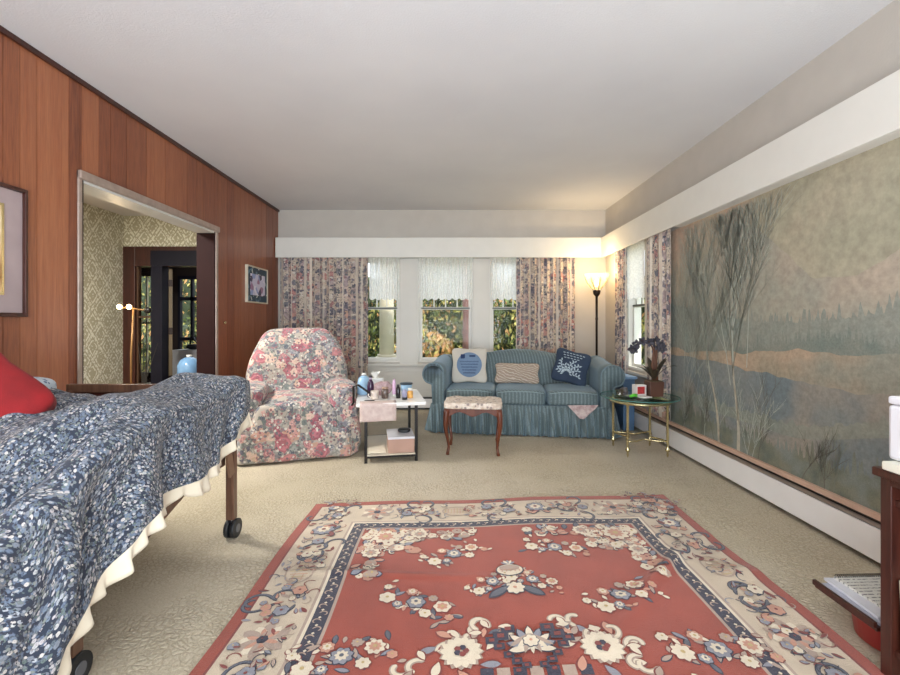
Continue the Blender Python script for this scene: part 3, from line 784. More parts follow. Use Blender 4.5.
    for sy in (1, -1):
        x, y = mu, mv+sy*.31
        for sx in (-1, 1):
            for (dx, dy, w_) in ((.075, .055, .026), (.105, .02, .028), (.14, .0, .022), (.115, -.03, .02), (.06, -.10, .018), (.06, -.14, .018), (.03, -.12, .016), (.085, -.07, .018)):
                for (k_, h_, m_) in ((1, 4, NAVY), (.45, 5, MR)):
                    poly([(x+sx*dx+a_*w_*k_, y+sy*dy+b_*w_*.8*k_) for a_, b_ in ((-1, -1), (1, -1), (1, 1), (-1, 1))], h_, m_)
            for k in range(5): leaf(x+sx*(.13+.02*k), y+sy*(.055-.018*k), sx*.6+k, .05, .02, 2, (TP, SL, PK)[k % 3], MR)
        for k in range(-4, 5):
            a = sy*PI/2+k*.42; petal(x, y-sy*.05, a, .115-.006*abs(k), .036, 6, NAVY); petal(x, y-sy*.05, a, .108-.006*abs(k), .027, 7, (CR, BL)[k % 2])
        for k in range(-3, 4): petal(x, y+sy*.02, -sy*PI/2+k*.3, .10, .018, 8, (CR, TP)[k % 2])
        flower(x, y-sy*.02, .03, 7, CR, 9, SL, PK)
    for k in range(-3, 4):
        for w in range(-3, 4): poly([(mu+k*.055+a_*.022, mv+w*.055+b_*.022) for a_, b_ in ((-1, -1), (1, -1), (1, 1), (-1, 1))], 2, (NAVY, TP)[(k+w) % 2])
    flower(mu, mv, .12, 12, CR, 4, NAVY, MR, 0, PK)
    # corner clusters of blossoms: stepped triangles
    IU, IV_ = HWD-.40, HL-.40
    for su in (-1, 1):
        for sv in (-1, 1):
            for k in range(210):
                t = R.random(); 
                if R.random() < .5: du, dv = R.uniform(0, .62), R.uniform(.01, .10)
                else: du, dv = R.uniform(.01, .10), R.uniform(0, .50)
                if R.random() < .45: du, dv = R.uniform(0, .28), R.uniform(0, .24)
                if du/.66+dv/.54 > 1.0: continue
                x, y = su*(IU-.015-du), sv*(IV_-.015-dv)
                q = R.random()
                if q < .55: flower(x, y, R.uniform(.016, .032), R.choice([5, 6, 8]), R.choice([CR, CR, PK, TP]), R.choice([1, 3]), R.choice([MR, PK, TP]), R.choice([GD, PK, MR]), R.random()*6)
                elif q < .8: leaf(x, y, R.random()*6.3, .055, .024, 2, R.choice([BL, SL, PK]))
                else: curl(x, y, R.random()*6.3, .05, .007, 3, CR, outm=NAVY)
            flower(su*(IU-.12), sv*(IV_-.10), .075, 9, CR, 4, MR, GD, 0, PK)
            flower(su*(IU-.30), sv*(IV_-.07), .05, 8, CR, 4, MR, PK, 0, TP)
            flower(su*(IU-.07), sv*(IV_-.27), .05, 8, CR, 4, MR, PK, 0, TP)
    # navy guard band: small curl repeat
    d = .345
    def along(half, fixed, horiz, sg):
        n = int(2*(half-d)/.045)
        for k in range(n+1):
            t = -(half-d)+2*(half-d)*k/n
            x, y = (t, sg*(fixed-d)) if horiz else (sg*(fixed-d), t)
            a = (0 if horiz else PI/2)+.5*(1 if k % 2 else -1)
            curl(x-.02*math.cos(a), y-.02*math.sin(a), a, .055, .006, 1, TP, 4 if k % 2 else -4, 8)
            poly([(x+.007*math.cos(q), y+.007*math.sin(q)) for q in (0, 1.57, 3.14, 4.71)], 2, CR)
    for sg in (-1, 1): along(HWD, HL, True, sg); along(HL, HWD, False, sg)
    # main ivory border
    mid = .172
    def border(half, fixed, horiz, sg):
        L = half-mid; n = max(2, round(2*L/.46)); st = 2*L/n
        def T(t, q):   # q: offset outwards from the mid line
            return (t, sg*(fixed-mid+q)) if horiz else (sg*(fixed-mid+q), t)
        def A(a): return a if horiz else PI/2+a
        for k in range(n):
            t0 = -L+st*(k+.5); kind = k % 3
            if kind == 0:
                x, y = T(t0, 0)
                for w in range(12): petal(x, y, w*PI/6, .10 if w % 2 else .085, .045, 1, TP if w % 2 else CR); 
                for w in range(12): petal(x, y, w*PI/6+.26, .065, .02, 2, PK if w % 2 else TP)
                flower(x, y, .02, 6, NAVY, 3, NAVY, MR)
            elif kind == 1:
                for w in range(-4, 5):
                    x0_, y0_ = T(t0+w*.018, -.045+abs(w)*.006); x1_, y1_ = T(t0+w*.018, .045-abs(w)*.006); ribbon([(x0_, y0_), (x1_, y1_)], .006, 2, PK if w % 2 else GD)
                for q in (-.02, .02): x0_, y0_ = T(t0-.07, q); x1_, y1_ = T(t0+.07, q); ribbon([(x0_, y0_), (x1_, y1_)], .005, 3, PK)
                ring = [T(t0+.088*math.cos(q*PI/12), .062*math.sin(q*PI/12)) for q in range(25)]; ribbon(ring, .008, 2, TP)
            else:
                x, y = T(t0, .01); flower(x, y, .06, 8, BL, 2, NAVY, MR, 0, CR)
                for w in range(5): leaf(*T(t0+(w-2)*.035, -.05), R.random()*6.3, .05, .022, 2, R.choice([PK, MR, SL]))
            # vines between
            te = t0+st/2
            for s1 in (-1, 1):
                for w in range(2):
                    x, y = T(te+s1*.02, (-.05, .05)[w]); curl(x, y, A((0 if s1 > 0 else PI)+R.uniform(-.6, .6)), .20, .009, 1, SL, R.choice([-4.2, 4.2]), 14, outm=NAVY)
                x, y = T(te+s1*R.uniform(.03, .09), R.uniform(-.05, .05)); flower(x, y, .032, 6, R.choice([BL, PK, CR]), 3, NAVY, MR, R.random()*6)
            for w in range(12):
                x, y = T(te+R.uniform(-.20, .20), R.uniform(-.095, .095)); curl(x, y, R.random()*6.3, R.uniform(.05, .10), .005, 2, R.choice([SL, MR, BL, TP, NAVY]), R.choice([-3.5, 3.5]), 8)
            for w in range(6):
                x, y = T(te+R.uniform(-.2, .2), R.uniform(-.09, .09)); flower(x, y, R.uniform(.014, .022), 5, R.choice([PK, CR, BL]), 3, R.choice([MR, TP, SL]), GD, R.random()*6)
            for w in range(30):
                x, y = T(te+R.uniform(-.22, .22), R.uniform(-.10, .10)); leaf(x, y, R.random()*6.3, R.uniform(.022, .045), .012, R.choice([1, 3]), R.choice([MR, PK, BL, MR, TP]), R.choice([NAVY, MR, TP]))
    for sg in (-1, 1): border(HWD, HL, True, sg); border(HL, HWD, False, sg)
    root = thing('area_rug', 'large red oriental rug with ivory flower border on the beige carpet', 'rug')
    obj('pile', mb, mats, root)
    # fringe at far end
    fr = MB()
    for i in range(240):
        u = -HWD+2*HWD*i/239; p = P(u, HL); fr.add([(p[0]-.003, p[1], .006), (p[0]+.003, p[1], .006), (p[0]+R.uniform(-.006, .006), p[1]+.028+R.uniform(0, .008), .003)], [(0, 1, 2)], 0)
    f = obj('fringe', fr, plain('fringe_thread', C(186, 140, 118), .9), root); f['kind'] = 'stuff'
rug()

# ------------------------------------------------------------------ curtains
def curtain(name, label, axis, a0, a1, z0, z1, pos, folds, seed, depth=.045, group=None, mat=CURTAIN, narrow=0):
    rnd = random.Random(seed); ph = [rnd.uniform(-.5, .5) for _ in range(60)]
    L = abs(a1-a0); width = L*2.0
    def fn(u, v):
        z = z1+(z0-z1)*v
        k = u*folds*2*PI+.5*math.sin(u*9+seed)
        amp = depth*(.7+.3*math.sin(u*13+seed*2))*(.8+.25*v)
        s = math.sin(k); d = amp*(abs(s)**.8)*(1 if s > 0 else -1)
        x = a0+(a1-a0)*(u+.012*math.sin(2*k)+narrow*(u-.5)*sm(0, .5, v)*-1)+.006*nz(u*8, v*3, seed)
        d += .005*nz(u*5, v*2.5, seed+3)
        return (x, pos+d, z) if axis == 'x' else (pos+d, x, z)
    nu = folds*14
    mb = MB().grid(fn, nu, 24, uvf=lambda u, v: (u*width+seed*1.7, (z1-z0)*(1-v)))
    # pleat heading band
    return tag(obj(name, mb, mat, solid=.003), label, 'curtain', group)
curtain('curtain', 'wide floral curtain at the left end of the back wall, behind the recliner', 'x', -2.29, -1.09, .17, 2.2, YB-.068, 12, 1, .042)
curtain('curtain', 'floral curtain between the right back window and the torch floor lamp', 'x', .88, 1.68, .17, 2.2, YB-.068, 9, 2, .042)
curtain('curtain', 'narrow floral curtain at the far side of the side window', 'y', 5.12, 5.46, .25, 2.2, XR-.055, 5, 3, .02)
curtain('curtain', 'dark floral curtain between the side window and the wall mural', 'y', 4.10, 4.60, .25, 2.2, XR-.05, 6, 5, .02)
def sheer(label, axis, a0, a1, z0, z1, pos, seed):
    folds = int(abs(a1-a0)/.035)
    def fn(u, v):
        zb = z0-.025*abs(math.sin(u*PI*round(abs(a1-a0)/.09)))
        z = z1+(zb-z1)*v; d = .010*math.sin(u*folds*2*PI+seed+.6*math.sin(7*u))*(.5+.5*v)
        x = a0+(a1-a0)*u
        return (x, pos+d, z) if axis == 'x' else (pos+d, x, z)
    w = abs(a1-a0)
    mb = MB().grid(fn, folds*8, 16, uvf=lambda u, v: (u*w*1.3, (z1-z0)*v))
    return tag(obj('lace_valance', mb, LACE), label, 'curtain')
sheer('white lace valance in the left back window', 'x', -1.09, -.682, 1.50, 2.12, YB-.03, 1)
sheer('white lace valance in the wide centre window', 'x', -.428, .306, 1.50, 2.12, YB-.03, 2)
sheer('white lace valance in the right back window', 'x', .545, .93, 1.50, 2.12, YB-.03, 3)
sheer('white lace valance in the side window beside the mural', 'y', 4.70, 5.24, 1.46, 2.12, XR-.03, 4)

# ------------------------------------------------------------------ pictures on panelled wall
t = thing('framed_picture', 'large dark framed picture with pale mat on the panelled wall above the bed', 'picture', (XL+.001, 2.03, 1.545))
mb = MB(); 
for s_ in (-1, 1): mb.bb(0, .03, s_*.37, s_*.355, -.345, .345).bb(0, .03, -.355, .355, s_*.345, s_*.325)
obj('frame', mb, DKWOOD, t, bevel=.003)
obj('mat', MB().bb(0, .012, -.354, .354, -.324, .324), plain('mauve_mat', C(168, 150, 150), .5), t)
def mk_art():
    t_ = NT('gilt_landscape_art'); v = t_.coord(); return t_.fin(t_.ramp(t_.noise(v, 5, 5), [(.3, C(150, 108, 62)), (.5, C(204, 176, 130)), (.7, C(226, 210, 176))]), .5)
obj('artwork', MB().bb(.012, .015, -.24, .24, -.22, .23), mk_art(), t)
obj('inner_lip', MB().bb(.012, .017, .24, .252, -.232, .242).bb(.012, .017, -.252, -.24, -.232, .242).bb(.012, .017, -.24, .24, .23, .242).bb(.012, .017, -.24, .24, -.232, -.22), BRASS, t)
t = thing('photo_collage', 'small framed photo collage with blue green borders hung near the corner', 'picture', (XL+.001, 5.28, 1.62))
obj('frame', MB().bb(0, .03, -.28, -.265, -.215, .215).bb(0, .03, .265, .28, -.215, .215).bb(0, .03, -.265, .265, -.215, -.2).bb(0, .03, -.265, .265, .2, .215), plain('pale_frame_edge', C(206, 198, 178), .5), t)
def mk_collage():
    t_ = NT('collage_photo'); v = t_.coord(); x = t_.vor(v, 14); return t_.fin(t_.ramp(t_.sep(x.outputs['Color'])[0], [(0, C(70, 60, 88)), (.2, C(206, 202, 222)), (.5, C(160, 120, 150)), (.62, C(150, 164, 206)), (.8, C(224, 222, 234))], 'CONSTANT'), .4)
def mk_collage2():
    t_ = NT('collage_border'); v = t_.coord(); x = t_.vor(v, 22); return t_.fin(t_.ramp(t_.sep(x.outputs['Color'])[0], [(0, C(38, 62, 78)), (.7, C(96, 128, 144)), (.88, C(210, 214, 206))], 'CONSTANT'), .4)
obj('border_photos', MB().bb(0, .020, -.264, .264, -.199, .199), mk_collage2(), t)
obj('centre_photo', MB().bb(.020, .024, -.19, .20, -.125, .125), mk_collage(), t)

tag(obj('wall_knob', MB().lathe([(.014, 0), (.014, .012), (.008, .018), (0, .02)], (XL+.0005, 4.54, 1.17), 16, M=Matrix.Rotation(PI/2, 4, 'Y')), BRASS), 'tiny round brass hook on the panelled wall right of the doorway', 'knob')  # small dot on the panelling, modelled as a round knob

# ------------------------------------------------------------------ sofa
def sofa():
    t = thing('camelback_sofa', 'blue green striped camelback sofa with a ruffled skirt under the back windows', 'sofa', (.79, 4.98, 0), -8)
    obj('base', MB().bb(-.93, .93, -.40, .40, .06, .30), SOFAF, t, bevel=.02)
    # camel back: grid front/back wrapped
    def top(x):
        a = abs(x)/.92
        return .745+.105*(math.cos(min(1, a/.98)*PI)*.5+.5)+.035*sm(.75, 1.0, a)
    def fn(u, v):
        x = -.93+1.86*u; T = top(x); a = 2*PI*v
        # cross-section closed loop: thick at bottom, rolled at top
        zc = (T+.25)/2; hz = (T-.25)/2
        s, c = math.sin(a), math.cos(a)
        y = .33+(.10 if c < 0 else .085)*abs(c)**.6*(1 if c > 0 else -1)
        z = zc+hz*abs(s)**.55*(1 if s > 0 else -1)
        y += .07*(z-.45)/.4
        return (x, y, z)
    mb = MB().grid(fn, 48, 32)
    for u in (0, 1):
        ring = [fn(u, k/32) for k in range(32)]; mb.add(ring, [list(range(32))[::(1 if u else -1)]], 0)
    obj('backrest', mb, SOFAF, t)
    for k, sx in ((0, -1), (1, 1)):
        m = MB()
        n = 28; vs = []
        # rolled arm: profile in x-z swept along y
        prof = []
        for i in range(n+1):
            a = -PI*.35+PI*1.55*i/n
            prof.append((.11+.115*math.cos(a) if True else 0, .625+.115*math.sin(a)))
        prof = [(.0, .12), (.0, .45), (.0, .58)] + [(.115-.115*math.cos(q*PI*1.25/n), .625+.115*math.sin(q*PI*1.25/n)) for q in range(n+1)] + [(.13, .52), (.12, .30), (.12, .12)]
        ys = [-.43, -.42, -.2, .1, .3, .42]
        for j, y in enumerate(ys):
            dz = .035*sm(-.1, .42, y); kk = .94 if j == 0 else 1
            for (px_, pz) in prof:
                px2 = .10+(px_-.10)*kk; vs.append((sx*(.80+px2), y, .3+(pz-.3)*kk+dz*(pz > .4)))
        P_ = len(prof); fs = []
        for j in range(len(ys)-1):
            for i in range(P_-1):
                f = (j*P_+i, j*P_+i+1, (j+1)*P_+i+1, (j+1)*P_+i); fs.append(f if sx < 0 else f[::-1])
        fs.append(list(range(P_))); fs.append([(len(ys)-1)*P_+i for i in range(P_)])
        m.add(vs, fs, 0, True)
        arm = obj('armrest', m, SOFAF, t)
        # front scroll with piping
        pts = [(sx*(.80+p), -.437, z) for p, z in prof[1:-1]]
        obj('piping', MB().tube(pts, .007, 6), plain('piping_teal', C(112, 132, 140), .8), arm)
    for k in range(3):
        x = -.532+.532*k
        def df(q, k=k): return (q.x, q.y-.01*math.cos(q.x*6), q.z+.012*math.cos(q.x*5.5)+(.012*nz(q.x*4+k*3, q.y*4)))
        c = MB().sq((x, -.12, .385), (.528, .66, .165), .28, 12, deform=df)
        cu = obj('seat_cushion', c, SOFAF, t)
        z = .455
        obj('welt', MB().tube([(x-.235, -.441, z-.012), (x-.12, -.45, z+.003), (x, -.452, z+.006), (x+.12, -.45, z+.003), (x+.235, -.441, z-.012)], .005, 6), plain('welt_light', C(140, 158, 160), .8), cu)
    def skirt(path, name='skirt'):
        pts = [Vector(p) for p in path]; L = [0]
        for a, b in zip(pts, pts[1:]): L.append(L[-1]+(b-a).length)
        T = L[-1]
        def fn(u, v):
            s = u*T; i = 0
            while i < len(L)-2 and s > L[i+1]: i += 1
            f = (s-L[i])/(L[i+1]-L[i]); p = pts[i].lerp(pts[i+1], f); d = (pts[i+1]-pts[i]).normalized(); n = Vector((d.y, -d.x))
            k = s*2*PI/.085+1.6*math.sin(s*6); fl = math.sin(k)
            out = (.008+.07*v)*(.5+.5*fl)+.035*v*nz(s*9, 1)+.009*math.sin(k*2.3)*(.4+.6*v)
            z = .31-(.31-.014)*v+.014*fl*v
            q = p+n*out; return (q.x, q.y, z)
        obj(name, MB().grid(fn, int(T*150), 12), SOFAF, t, solid=.004)
    skirt([(-.93, .38), (-.93, -.43), (.93, -.43), (.93, .38)])
    obj('gathering_band', MB().bb(-.935, .935, -.436, -.42, .30, .318), SOFAF, t)
    return t
sofa()
def onsofa(x, y, z):
    a = math.radians(-8); return (.79+x*math.cos(a)-y*math.sin(a), 4.98+x*math.sin(a)+y*math.cos(a), z)
def cushion(name, label, size, loc, rot, mat, e=.55, extras=None, corner=.12):
    def df(q):
        sx, sz = q.x/(size[0]/2), q.z/(size[2]/2)
        k = 1+corner*abs(sx*sz)**1.5*1.3
        th = (1-abs(sx)**2.5*.65)*(1-abs(sz)**2.5*.65)
        return (q.x*k+.006*nz(q.z*9, q.y*4), q.y*(.35+.65*th), q.z*k+.006*nz(q.x*9, 4))
    t = thing(name, label, 'pillow', loc); t.rotation_euler = rot
    obj('cover', MB().sq((0, 0, 0), size, .3, 14, deform=df), mat, t)
    if extras: extras(t)
    return t
def pad_y(size, x, z):  # front surface y of cushion
    return 0
def word_extras(t):
    m = MB(); n = 36
    Y = lambda x, z: -.5*.12*(.35+.65*(1-abs(x/.19)**2.5*.65)*(1-abs(z/.19)**2.5*.65))-.005
    vs = [(0, Y(0, 0), .0)]; fs = []
    rings = 5
    for r in range(1, rings+1):
        for k in range(n):
            a = 2*PI*k/n; x, z = .145*r/rings*math.cos(a), .145*r/rings*math.sin(a); vs.append((x, Y(x, z), z))
    for k in range(n): fs.append((0, 1+k, 1+(k+1) % n))
    for r in range(1, rings):
        for k in range(n): fs.append((1+(r-1)*n+k, 1+r*n+k, 1+r*n+(k+1) % n, 1+(r-1)*n+(k+1) % n))
    m.add(vs, fs, 0, True); obj('round_print', m, plain('print_blue', C(110, 132, 158), .9), t)
    PNV = plain('print_navy', C(40, 58, 96), .9)
    for row in range(5):
        hw = .11-.01*row; z0 = .035-row*.033
        obj('text_line', MB().tube([(-hw+2*hw*i/40, Y(-hw+2*hw*i/40, z0)-.001, z0+.008*math.sin(i*2.1+row)) for i in range(41)], .0024, 5), PNV, t)
    for (x, z, w, h) in ((-.075, .095, .05, .05), (.035, .10, .07, .018)):
        obj('printed_motif', MB().box((x, Y(x, z)-.001, z), (w, .004, h)), PNV, t)
cushion('throw_pillow', 'cream square pillow with a round blue printed verse at the left end of the sofa', (.38, .12, .38), onsofa(-.58, .07, .672), (-.28, 0, math.radians(-3)), plain('cream_linen', C(200, 194, 182), .95, var=.08, bump=.3, bscale=200), extras=word_extras)
def mk_stripe():
    t_ = NT('tan_ribbed'); v = t_.coord(); x = t_.sep(t_.distort(v, 9, .09)); w = t_.math('SINE', t_.math('MULTIPLY', t_.math('ADD', x[2], t_.math('MULTIPLY', x[0], .3)), 230.)); t_.bump(w, .5, .01)
    return t_.fin(t_.ramp(w, [(.2, C(168, 150, 134)), (.8, C(202, 188, 172))]), .9)
cushion('lumbar_pillow', 'tan ribbed oblong pillow in the middle of the sofa', (.47, .12, .22), onsofa(-.03, .09, .586), (-.28, 0, math.radians(-8)), mk_stripe())
def leaf_extras(t):
    m = MB(); rnd = random.Random(8)
    Y = lambda x, z: -.5*.12*(.35+.65*(1-abs(x/.18)**2.5*.65)*(1-abs(z/.18)**2.5*.65))-.004
    for k in range(7):
        a = -1.3+k*.42+rnd.uniform(-.1, .1)
        for s_ in range(rnd.choice([3, 4, 5])):
            x, z = math.sin(a+.12*s_)*.032*(s_+1)-.04, math.cos(a+.12*s_)*.032*(s_+1)-.11
            if max(abs(x), abs(z)) > .14: continue
            for sg in (-1, 1):
                b = a+sg*.7; dx, dz = math.sin(b), math.cos(b); l = .04; w = .009
                m.add([(x, Y(x, z), z), (x+dx*l/2-dz*w, Y(x+dx*l/2, z+dz*l/2), z+dz*l/2+dx*w), (x+dx*l, Y(x+dx*l, z+dz*l), z+dz*l), (x+dx*l/2+dz*w, Y(x+dx*l/2, z+dz*l/2), z+dz*l/2-dx*w)], [(0, 1, 2, 3)])
    for q in range(3):
        for k in range(7-q): m.box((-.11+k*.036+q*.01, Y(-.11+k*.036, .14-q*.03)-.001, .14-q*.03), (.024, .003, .008))
    obj('flower_print', m, plain('print_pale', C(170, 186, 194), .9), t)
cushion('throw_pillow', 'dark navy pillow with a pale leaf print at the right end of the sofa', (.36, .12, .36), onsofa(.57, .04, .67), (-.42, math.radians(14), math.radians(-14)), plain('navy_cloth', C(46, 60, 80), .9, var=.2), extras=leaf_extras)
# magazine tucked under the right seat cushion
mg = MB()
mg.add([(-.13, 0, 0), (.17, 0, .01), (.14, -.02, -.02), (.02, -.05, -.125), (-.02, -.05, -.12)], [(0, 1, 2, 3, 4)])
tag(obj('magazine', mg, [mk_mural('magazine_print', C(206, 190, 184), C(150, 120, 120), 14)], solid=.006, loc=onsofa(.60, -.475, .335), rot=(0, 0, math.radians(-8))), 'folded magazine poking out below the right sofa cushion', 'magazine')

# ------------------------------------------------------------------ recliner
def recliner():
    t = thing('recliner', 'puffy recliner armchair in a rose print slipcover in the corner', 'armchair', (-1.46, 4.22, 0), 17)
    def dn(q, s=0): return Vector((.012*nz(q.x*7, q.y*7, q.z*7+s),)*3)
    def back(q):
        f = (q.z+.41)/.82     # 0 bottom 1 top
        w = 1.04-.24*sm(.4, 1.0, f)**1.1
        y = q.y+.24*(f-.3)
        tuft = -.02*math.cos(f*9)*(1 if q.y < 0 else 0)
        return Vector((q.x*w, y+tuft, q.z)) + dn(q, 1)
    obj('backrest', MB().sq((0, .22, .705), (.92, .30, .82), .36, 18, deform=back), CHAIRF, t)
    obj('seat_cushion', MB().sq((0, -.10, .36), (.60, .72, .30), .38, 14, deform=lambda q: q+Vector((0, 0, .02*math.cos(q.x*5)))+dn(q, 2)), CHAIRF, t)
    def front(q):
        f = (.28-q.z)/.5
        return q+Vector((q.x*.10*f, -.05*sm(0, 1, f), 0))+dn(q, 3)
    obj('footrest_panel', MB().sq((0, -.45, .25), (.66, .16, .48), .35, 14, deform=front), CHAIRF, t)
    for s_ in (-1, 1):
        def arm(q, s_=s_):
            f = (q.z+.3)/.6
            return Vector((q.x*(1+.10*math.sin(f*PI))*(1+.25*(1-f))+s_*.05*(1-f), q.y-(.03*(1-f) if q.y < 0 else 0), q.z))+dn(q, 5+s_)
        a = obj('armrest', MB().sq((s_*.385, -.09, .305), (.23, .80, .59), .42, 14, deform=arm), CHAIRF, t)
        def cap(q): return q+Vector((0, 0, -.02*(q.y*2)**2))+dn(q, 8)
        obj('arm_cover', MB().sq((s_*.39, -.15, .545), (.27, .64, .16), .6, 12, deform=cap), CHAIRF, a)
    # skirt hem of the cover
    def hem(u, v):
        pts = [(-.51, .3), (-.53, -.44), (-.42, -.56), (.42, -.56), (.53, -.44), (.51, .3)]
        L = [0]
        for a, b in zip(pts, pts[1:]): L.append(L[-1]+math.dist(a, b))
        s = u*L[-1]; i = 0
        while i < len(L)-2 and s > L[i+1]: i += 1
        f = (s-L[i])/(L[i+1]-L[i]); x = pts[i][0]+(pts[i+1][0]-pts[i][0])*f; y = pts[i][1]+(pts[i+1][1]-pts[i][1])*f
        k = .012*math.sin(s*22)+.015*nz(s*4, 2)
        r = 1+k+.02*v
        return (x*r*.985, y*r*.985, .26-(.24)*v+.012*nz(s*3, 7)*v)
    obj('slipcover_hem', MB().grid(hem, 140, 10), CHAIRF, t, solid=.006)
    inv = (Matrix.Translation((-1.46, 4.22, 0)) @ Matrix.Rotation(math.radians(17), 4, 'Z')).inverted()
    obj('lever', MB().tube([tuple(inv @ Vector(p)) for p in ((-.93, 3.98, .36), (-.845, 3.86, .47), (-.845, 3.85, .61), (-.80, 3.84, .625), (-.69, 3.80, .56))], .010, 8), BLACKM, t)
    return t
recliner()

# ------------------------------------------------------------------ footstool
def stool():
    t = thing('footstool', 'wooden footstool with curved legs and tufted pale seat before the sofa', 'stool', (.215, 4.04, 0), -5)
    w, d = .24, .175
    def mk_tap():
        t_ = NT('needlepoint_seat'); v = t_.coord(); x = t_.vor(v, 22); n = t_.noise(v, 30, 3)
        return t_.fin(t_.mix(t_.math('LESS_THAN', x.outputs['Distance'], .28), t_.ramp(n, [(.35, C(196, 176, 158)), (.65, C(226, 216, 204))]), C(150, 136, 130)), .9)
    def df(q):
        z = q.z+.004*math.cos(q.x*38)*math.cos(q.y*38)*(1 if q.z > 0 else 0); return (q.x, q.y, z)
    obj('seat_pad', MB().sq((0, 0, .437), (2*w+.04, 2*d+.04, .06), .24, 26, deform=df), mk_tap(), t)
    m = MB()
    sb = lambda a, b, sc=1: [(a+(b-a)*i/16, .41-.048-.020*math.cos(4*PI*i/16)-(.02 if i in (0, 16) else 0)) for i in range(17)]
    for sy in (-1, 1):
        pr = [(-w+.01, .415)]+[(x, z) for x, z in sb(-w+.01, w-.01)]+[(w-.01, .415)]
        M = Matrix.Translation((0, sy*(d-.006), 0)) @ Matrix.Rotation(PI/2, 4, 'X'); m.prism(pr, -.009, .009, 0, M)
    for sx in (-1, 1):
        pr = [(-d+.01, .415)]+[(x, z) for x, z in sb(-d+.01, d-.01)]+[(d-.01, .415)]
        M = Matrix.Translation((sx*(w-.006), 0, 0)) @ Matrix.Rotation(PI/2, 4, 'Z') @ Matrix.Rotation(PI/2, 4, 'X'); m.prism(pr, -.009, .009, 0, M)
    obj('apron', m, STOOLW, t, bevel=.003)
    for sx in (-1, 1):
        for sy in (-1, 1):
            m = MB(); pts = []; rr = []
            for i in range(13):
                f = i/12; off = .018*math.sin(f*PI*1.15)-.022*sm(.55, 1, f)*0
                k = .012*math.sin(f*2*PI)*1.5
                z = .405*(1-f)
                q = .004+.010*math.sin(f*PI*1.2)-.016*sm(.3, .8, f)+.016*sm(.82, 1, f)
                pts.append((sx*(w-.014+q), sy*(d-.014+q), z)); rr.append(.027-.015*sm(.05, .75, f)+.004*sm(.88, 1, f))
            m.tube(pts, rr, 10); obj('leg', m, STOOLW, t)
stool()

# ------------------------------------------------------------------ white side table with black frame
TX, TY, TR = -.49, 3.68, 10.5
def wt(x, y, z):
    a = math.radians(TR); return (TX+x*math.cos(a)-y*math.sin(a), TY+x*math.sin(a)+y*math.cos(a), z)
def side_table():
    t = thing('side_table', 'white topped side table with square black metal frame next to the recliner', 'table', (TX, TY, 0), TR)
    obj('tabletop', MB().bb(-.29, .29, -.02, .70, .475, .502), plain('white_laminate', C(236, 234, 230), .3, var=.01), t, bevel=.003)
    for x in (-.21, .21):
        for y in (0.02, .66):
            obj('leg', MB().bb(x-.0125, x+.0125, y-.0125, y+.0125, 0, .475), BLACKM, t, bevel=.002)
    for y in (.02, .66):
        z = .04 if y < .1 else .05
        obj('cross_rail', MB().bb(-.1975, .1975, y-.01, y+.01, z, z+.02), BLACKM, t)
    for x in (-.21, .21): obj('side_rail', MB().bb(x-.009, x+.009, .0325, .6475, .04, .056), BLACKM, t)
    obj('lower_shelf', MB().bb(-.20, .20, .0, .66, .0605, .07), plain('shelf_pale', C(206, 196, 176), .5), t)
side_table()
PINK = mk_mural('printed_pink_paper', C(214, 196, 188), C(196, 172, 166), 18)
def sheet(u, v):
    x = -.26+.30*u
    s = v*.26
    if s < .10: y, z = .09-s, .5045
    else:
        k = s-.10
        y, z = -.01-.018*min(1, k/.03), .5045-max(0, k-.01)*1.0
    return wt(x, y-.006*math.sin(u*5)*v, z)
mb = MB().grid(lambda u, v: sheet(u, v), 10, 26)
tag(obj('paper_sheet', mb, PINK, solid=.0015), 'printed pink sheet hanging over the front edge of the white side table', 'paper')
t = thing('storage_box', 'pinkish brown box with a white lid on the lower shelf of the white table', 'box', wt(.085, .16, .071), TR)
obj('box_body', MB().bb(-.11, .11, -.14, .16, 0, .115), plain('pinkish_cardboard', C(178, 142, 126), .7), t, bevel=.003)
obj('lid', MB().bb(-.113, .113, -.143, .163, .115, .135), plain('box_lid_white', C(206, 204, 210), .5), t, bevel=.003)
tag(obj('black_pouch', MB().sq(wt(.12, .18, .224), (.11, .09, .034), .7, 8), BLACKR), 'small black pouch lying on the box under the white table', 'pouch')
tag(obj('paper_stack', MB().box(wt(-.115, .2, .0755), (.14, .3, .008), rot=(0, 0, math.radians(TR))), plain('paper_cream', C(216, 206, 186), .8)), 'flat cream papers beside the box under the white table', 'paper')
# things on top of the white table
TZ = .503
LBLUE = plain('pale_blue_plastic', C(150, 186, 214), .3, var=.06)
t = thing('water_jug', 'pale blue rounded plastic jug at the back left of the white table', 'jug', wt(-.23, .48, TZ))
obj('jug_body', MB().lathe([(.055, 0), (.062, .01), (.062, .10), (.05, .15), (.02, .175)], n=24), LBLUE, t)
obj('cap', MB().lathe([(.022, .176), (.022, .195), (.0, .197)], n=16), WHITE, t)
t = thing('purple_bottle', 'dark purple bottle with clear neck and dark cap on the white table', 'bottle', wt(-.17, .30, TZ))
obj('bottle_body', MB().lathe([(.026, 0), (.030, .006), (.030, .10), (.024, .135), (.012, .16)], n=20), plain('purple_liquid', C(58, 32, 62), .2), t)
obj('bottle_neck', MB().lathe([(.013, .16), (.012, .175)], n=16), plain('neck_lilac', C(176, 164, 188), .3), t)
obj('cap', MB().lathe([(.013, .176), (.013, .192), (0, .193)], n=16), BLACKR, t)
t = thing('tissue_box', 'white tissue box at the back of the white table', 'box', wt(-.12, .60, TZ), 8)
obj('carton', MB().bb(-.075, .075, -.05, .05, 0, .13), plain('tissue_carton', C(222, 224, 222), .7), t, bevel=.004)
m = MB(); 
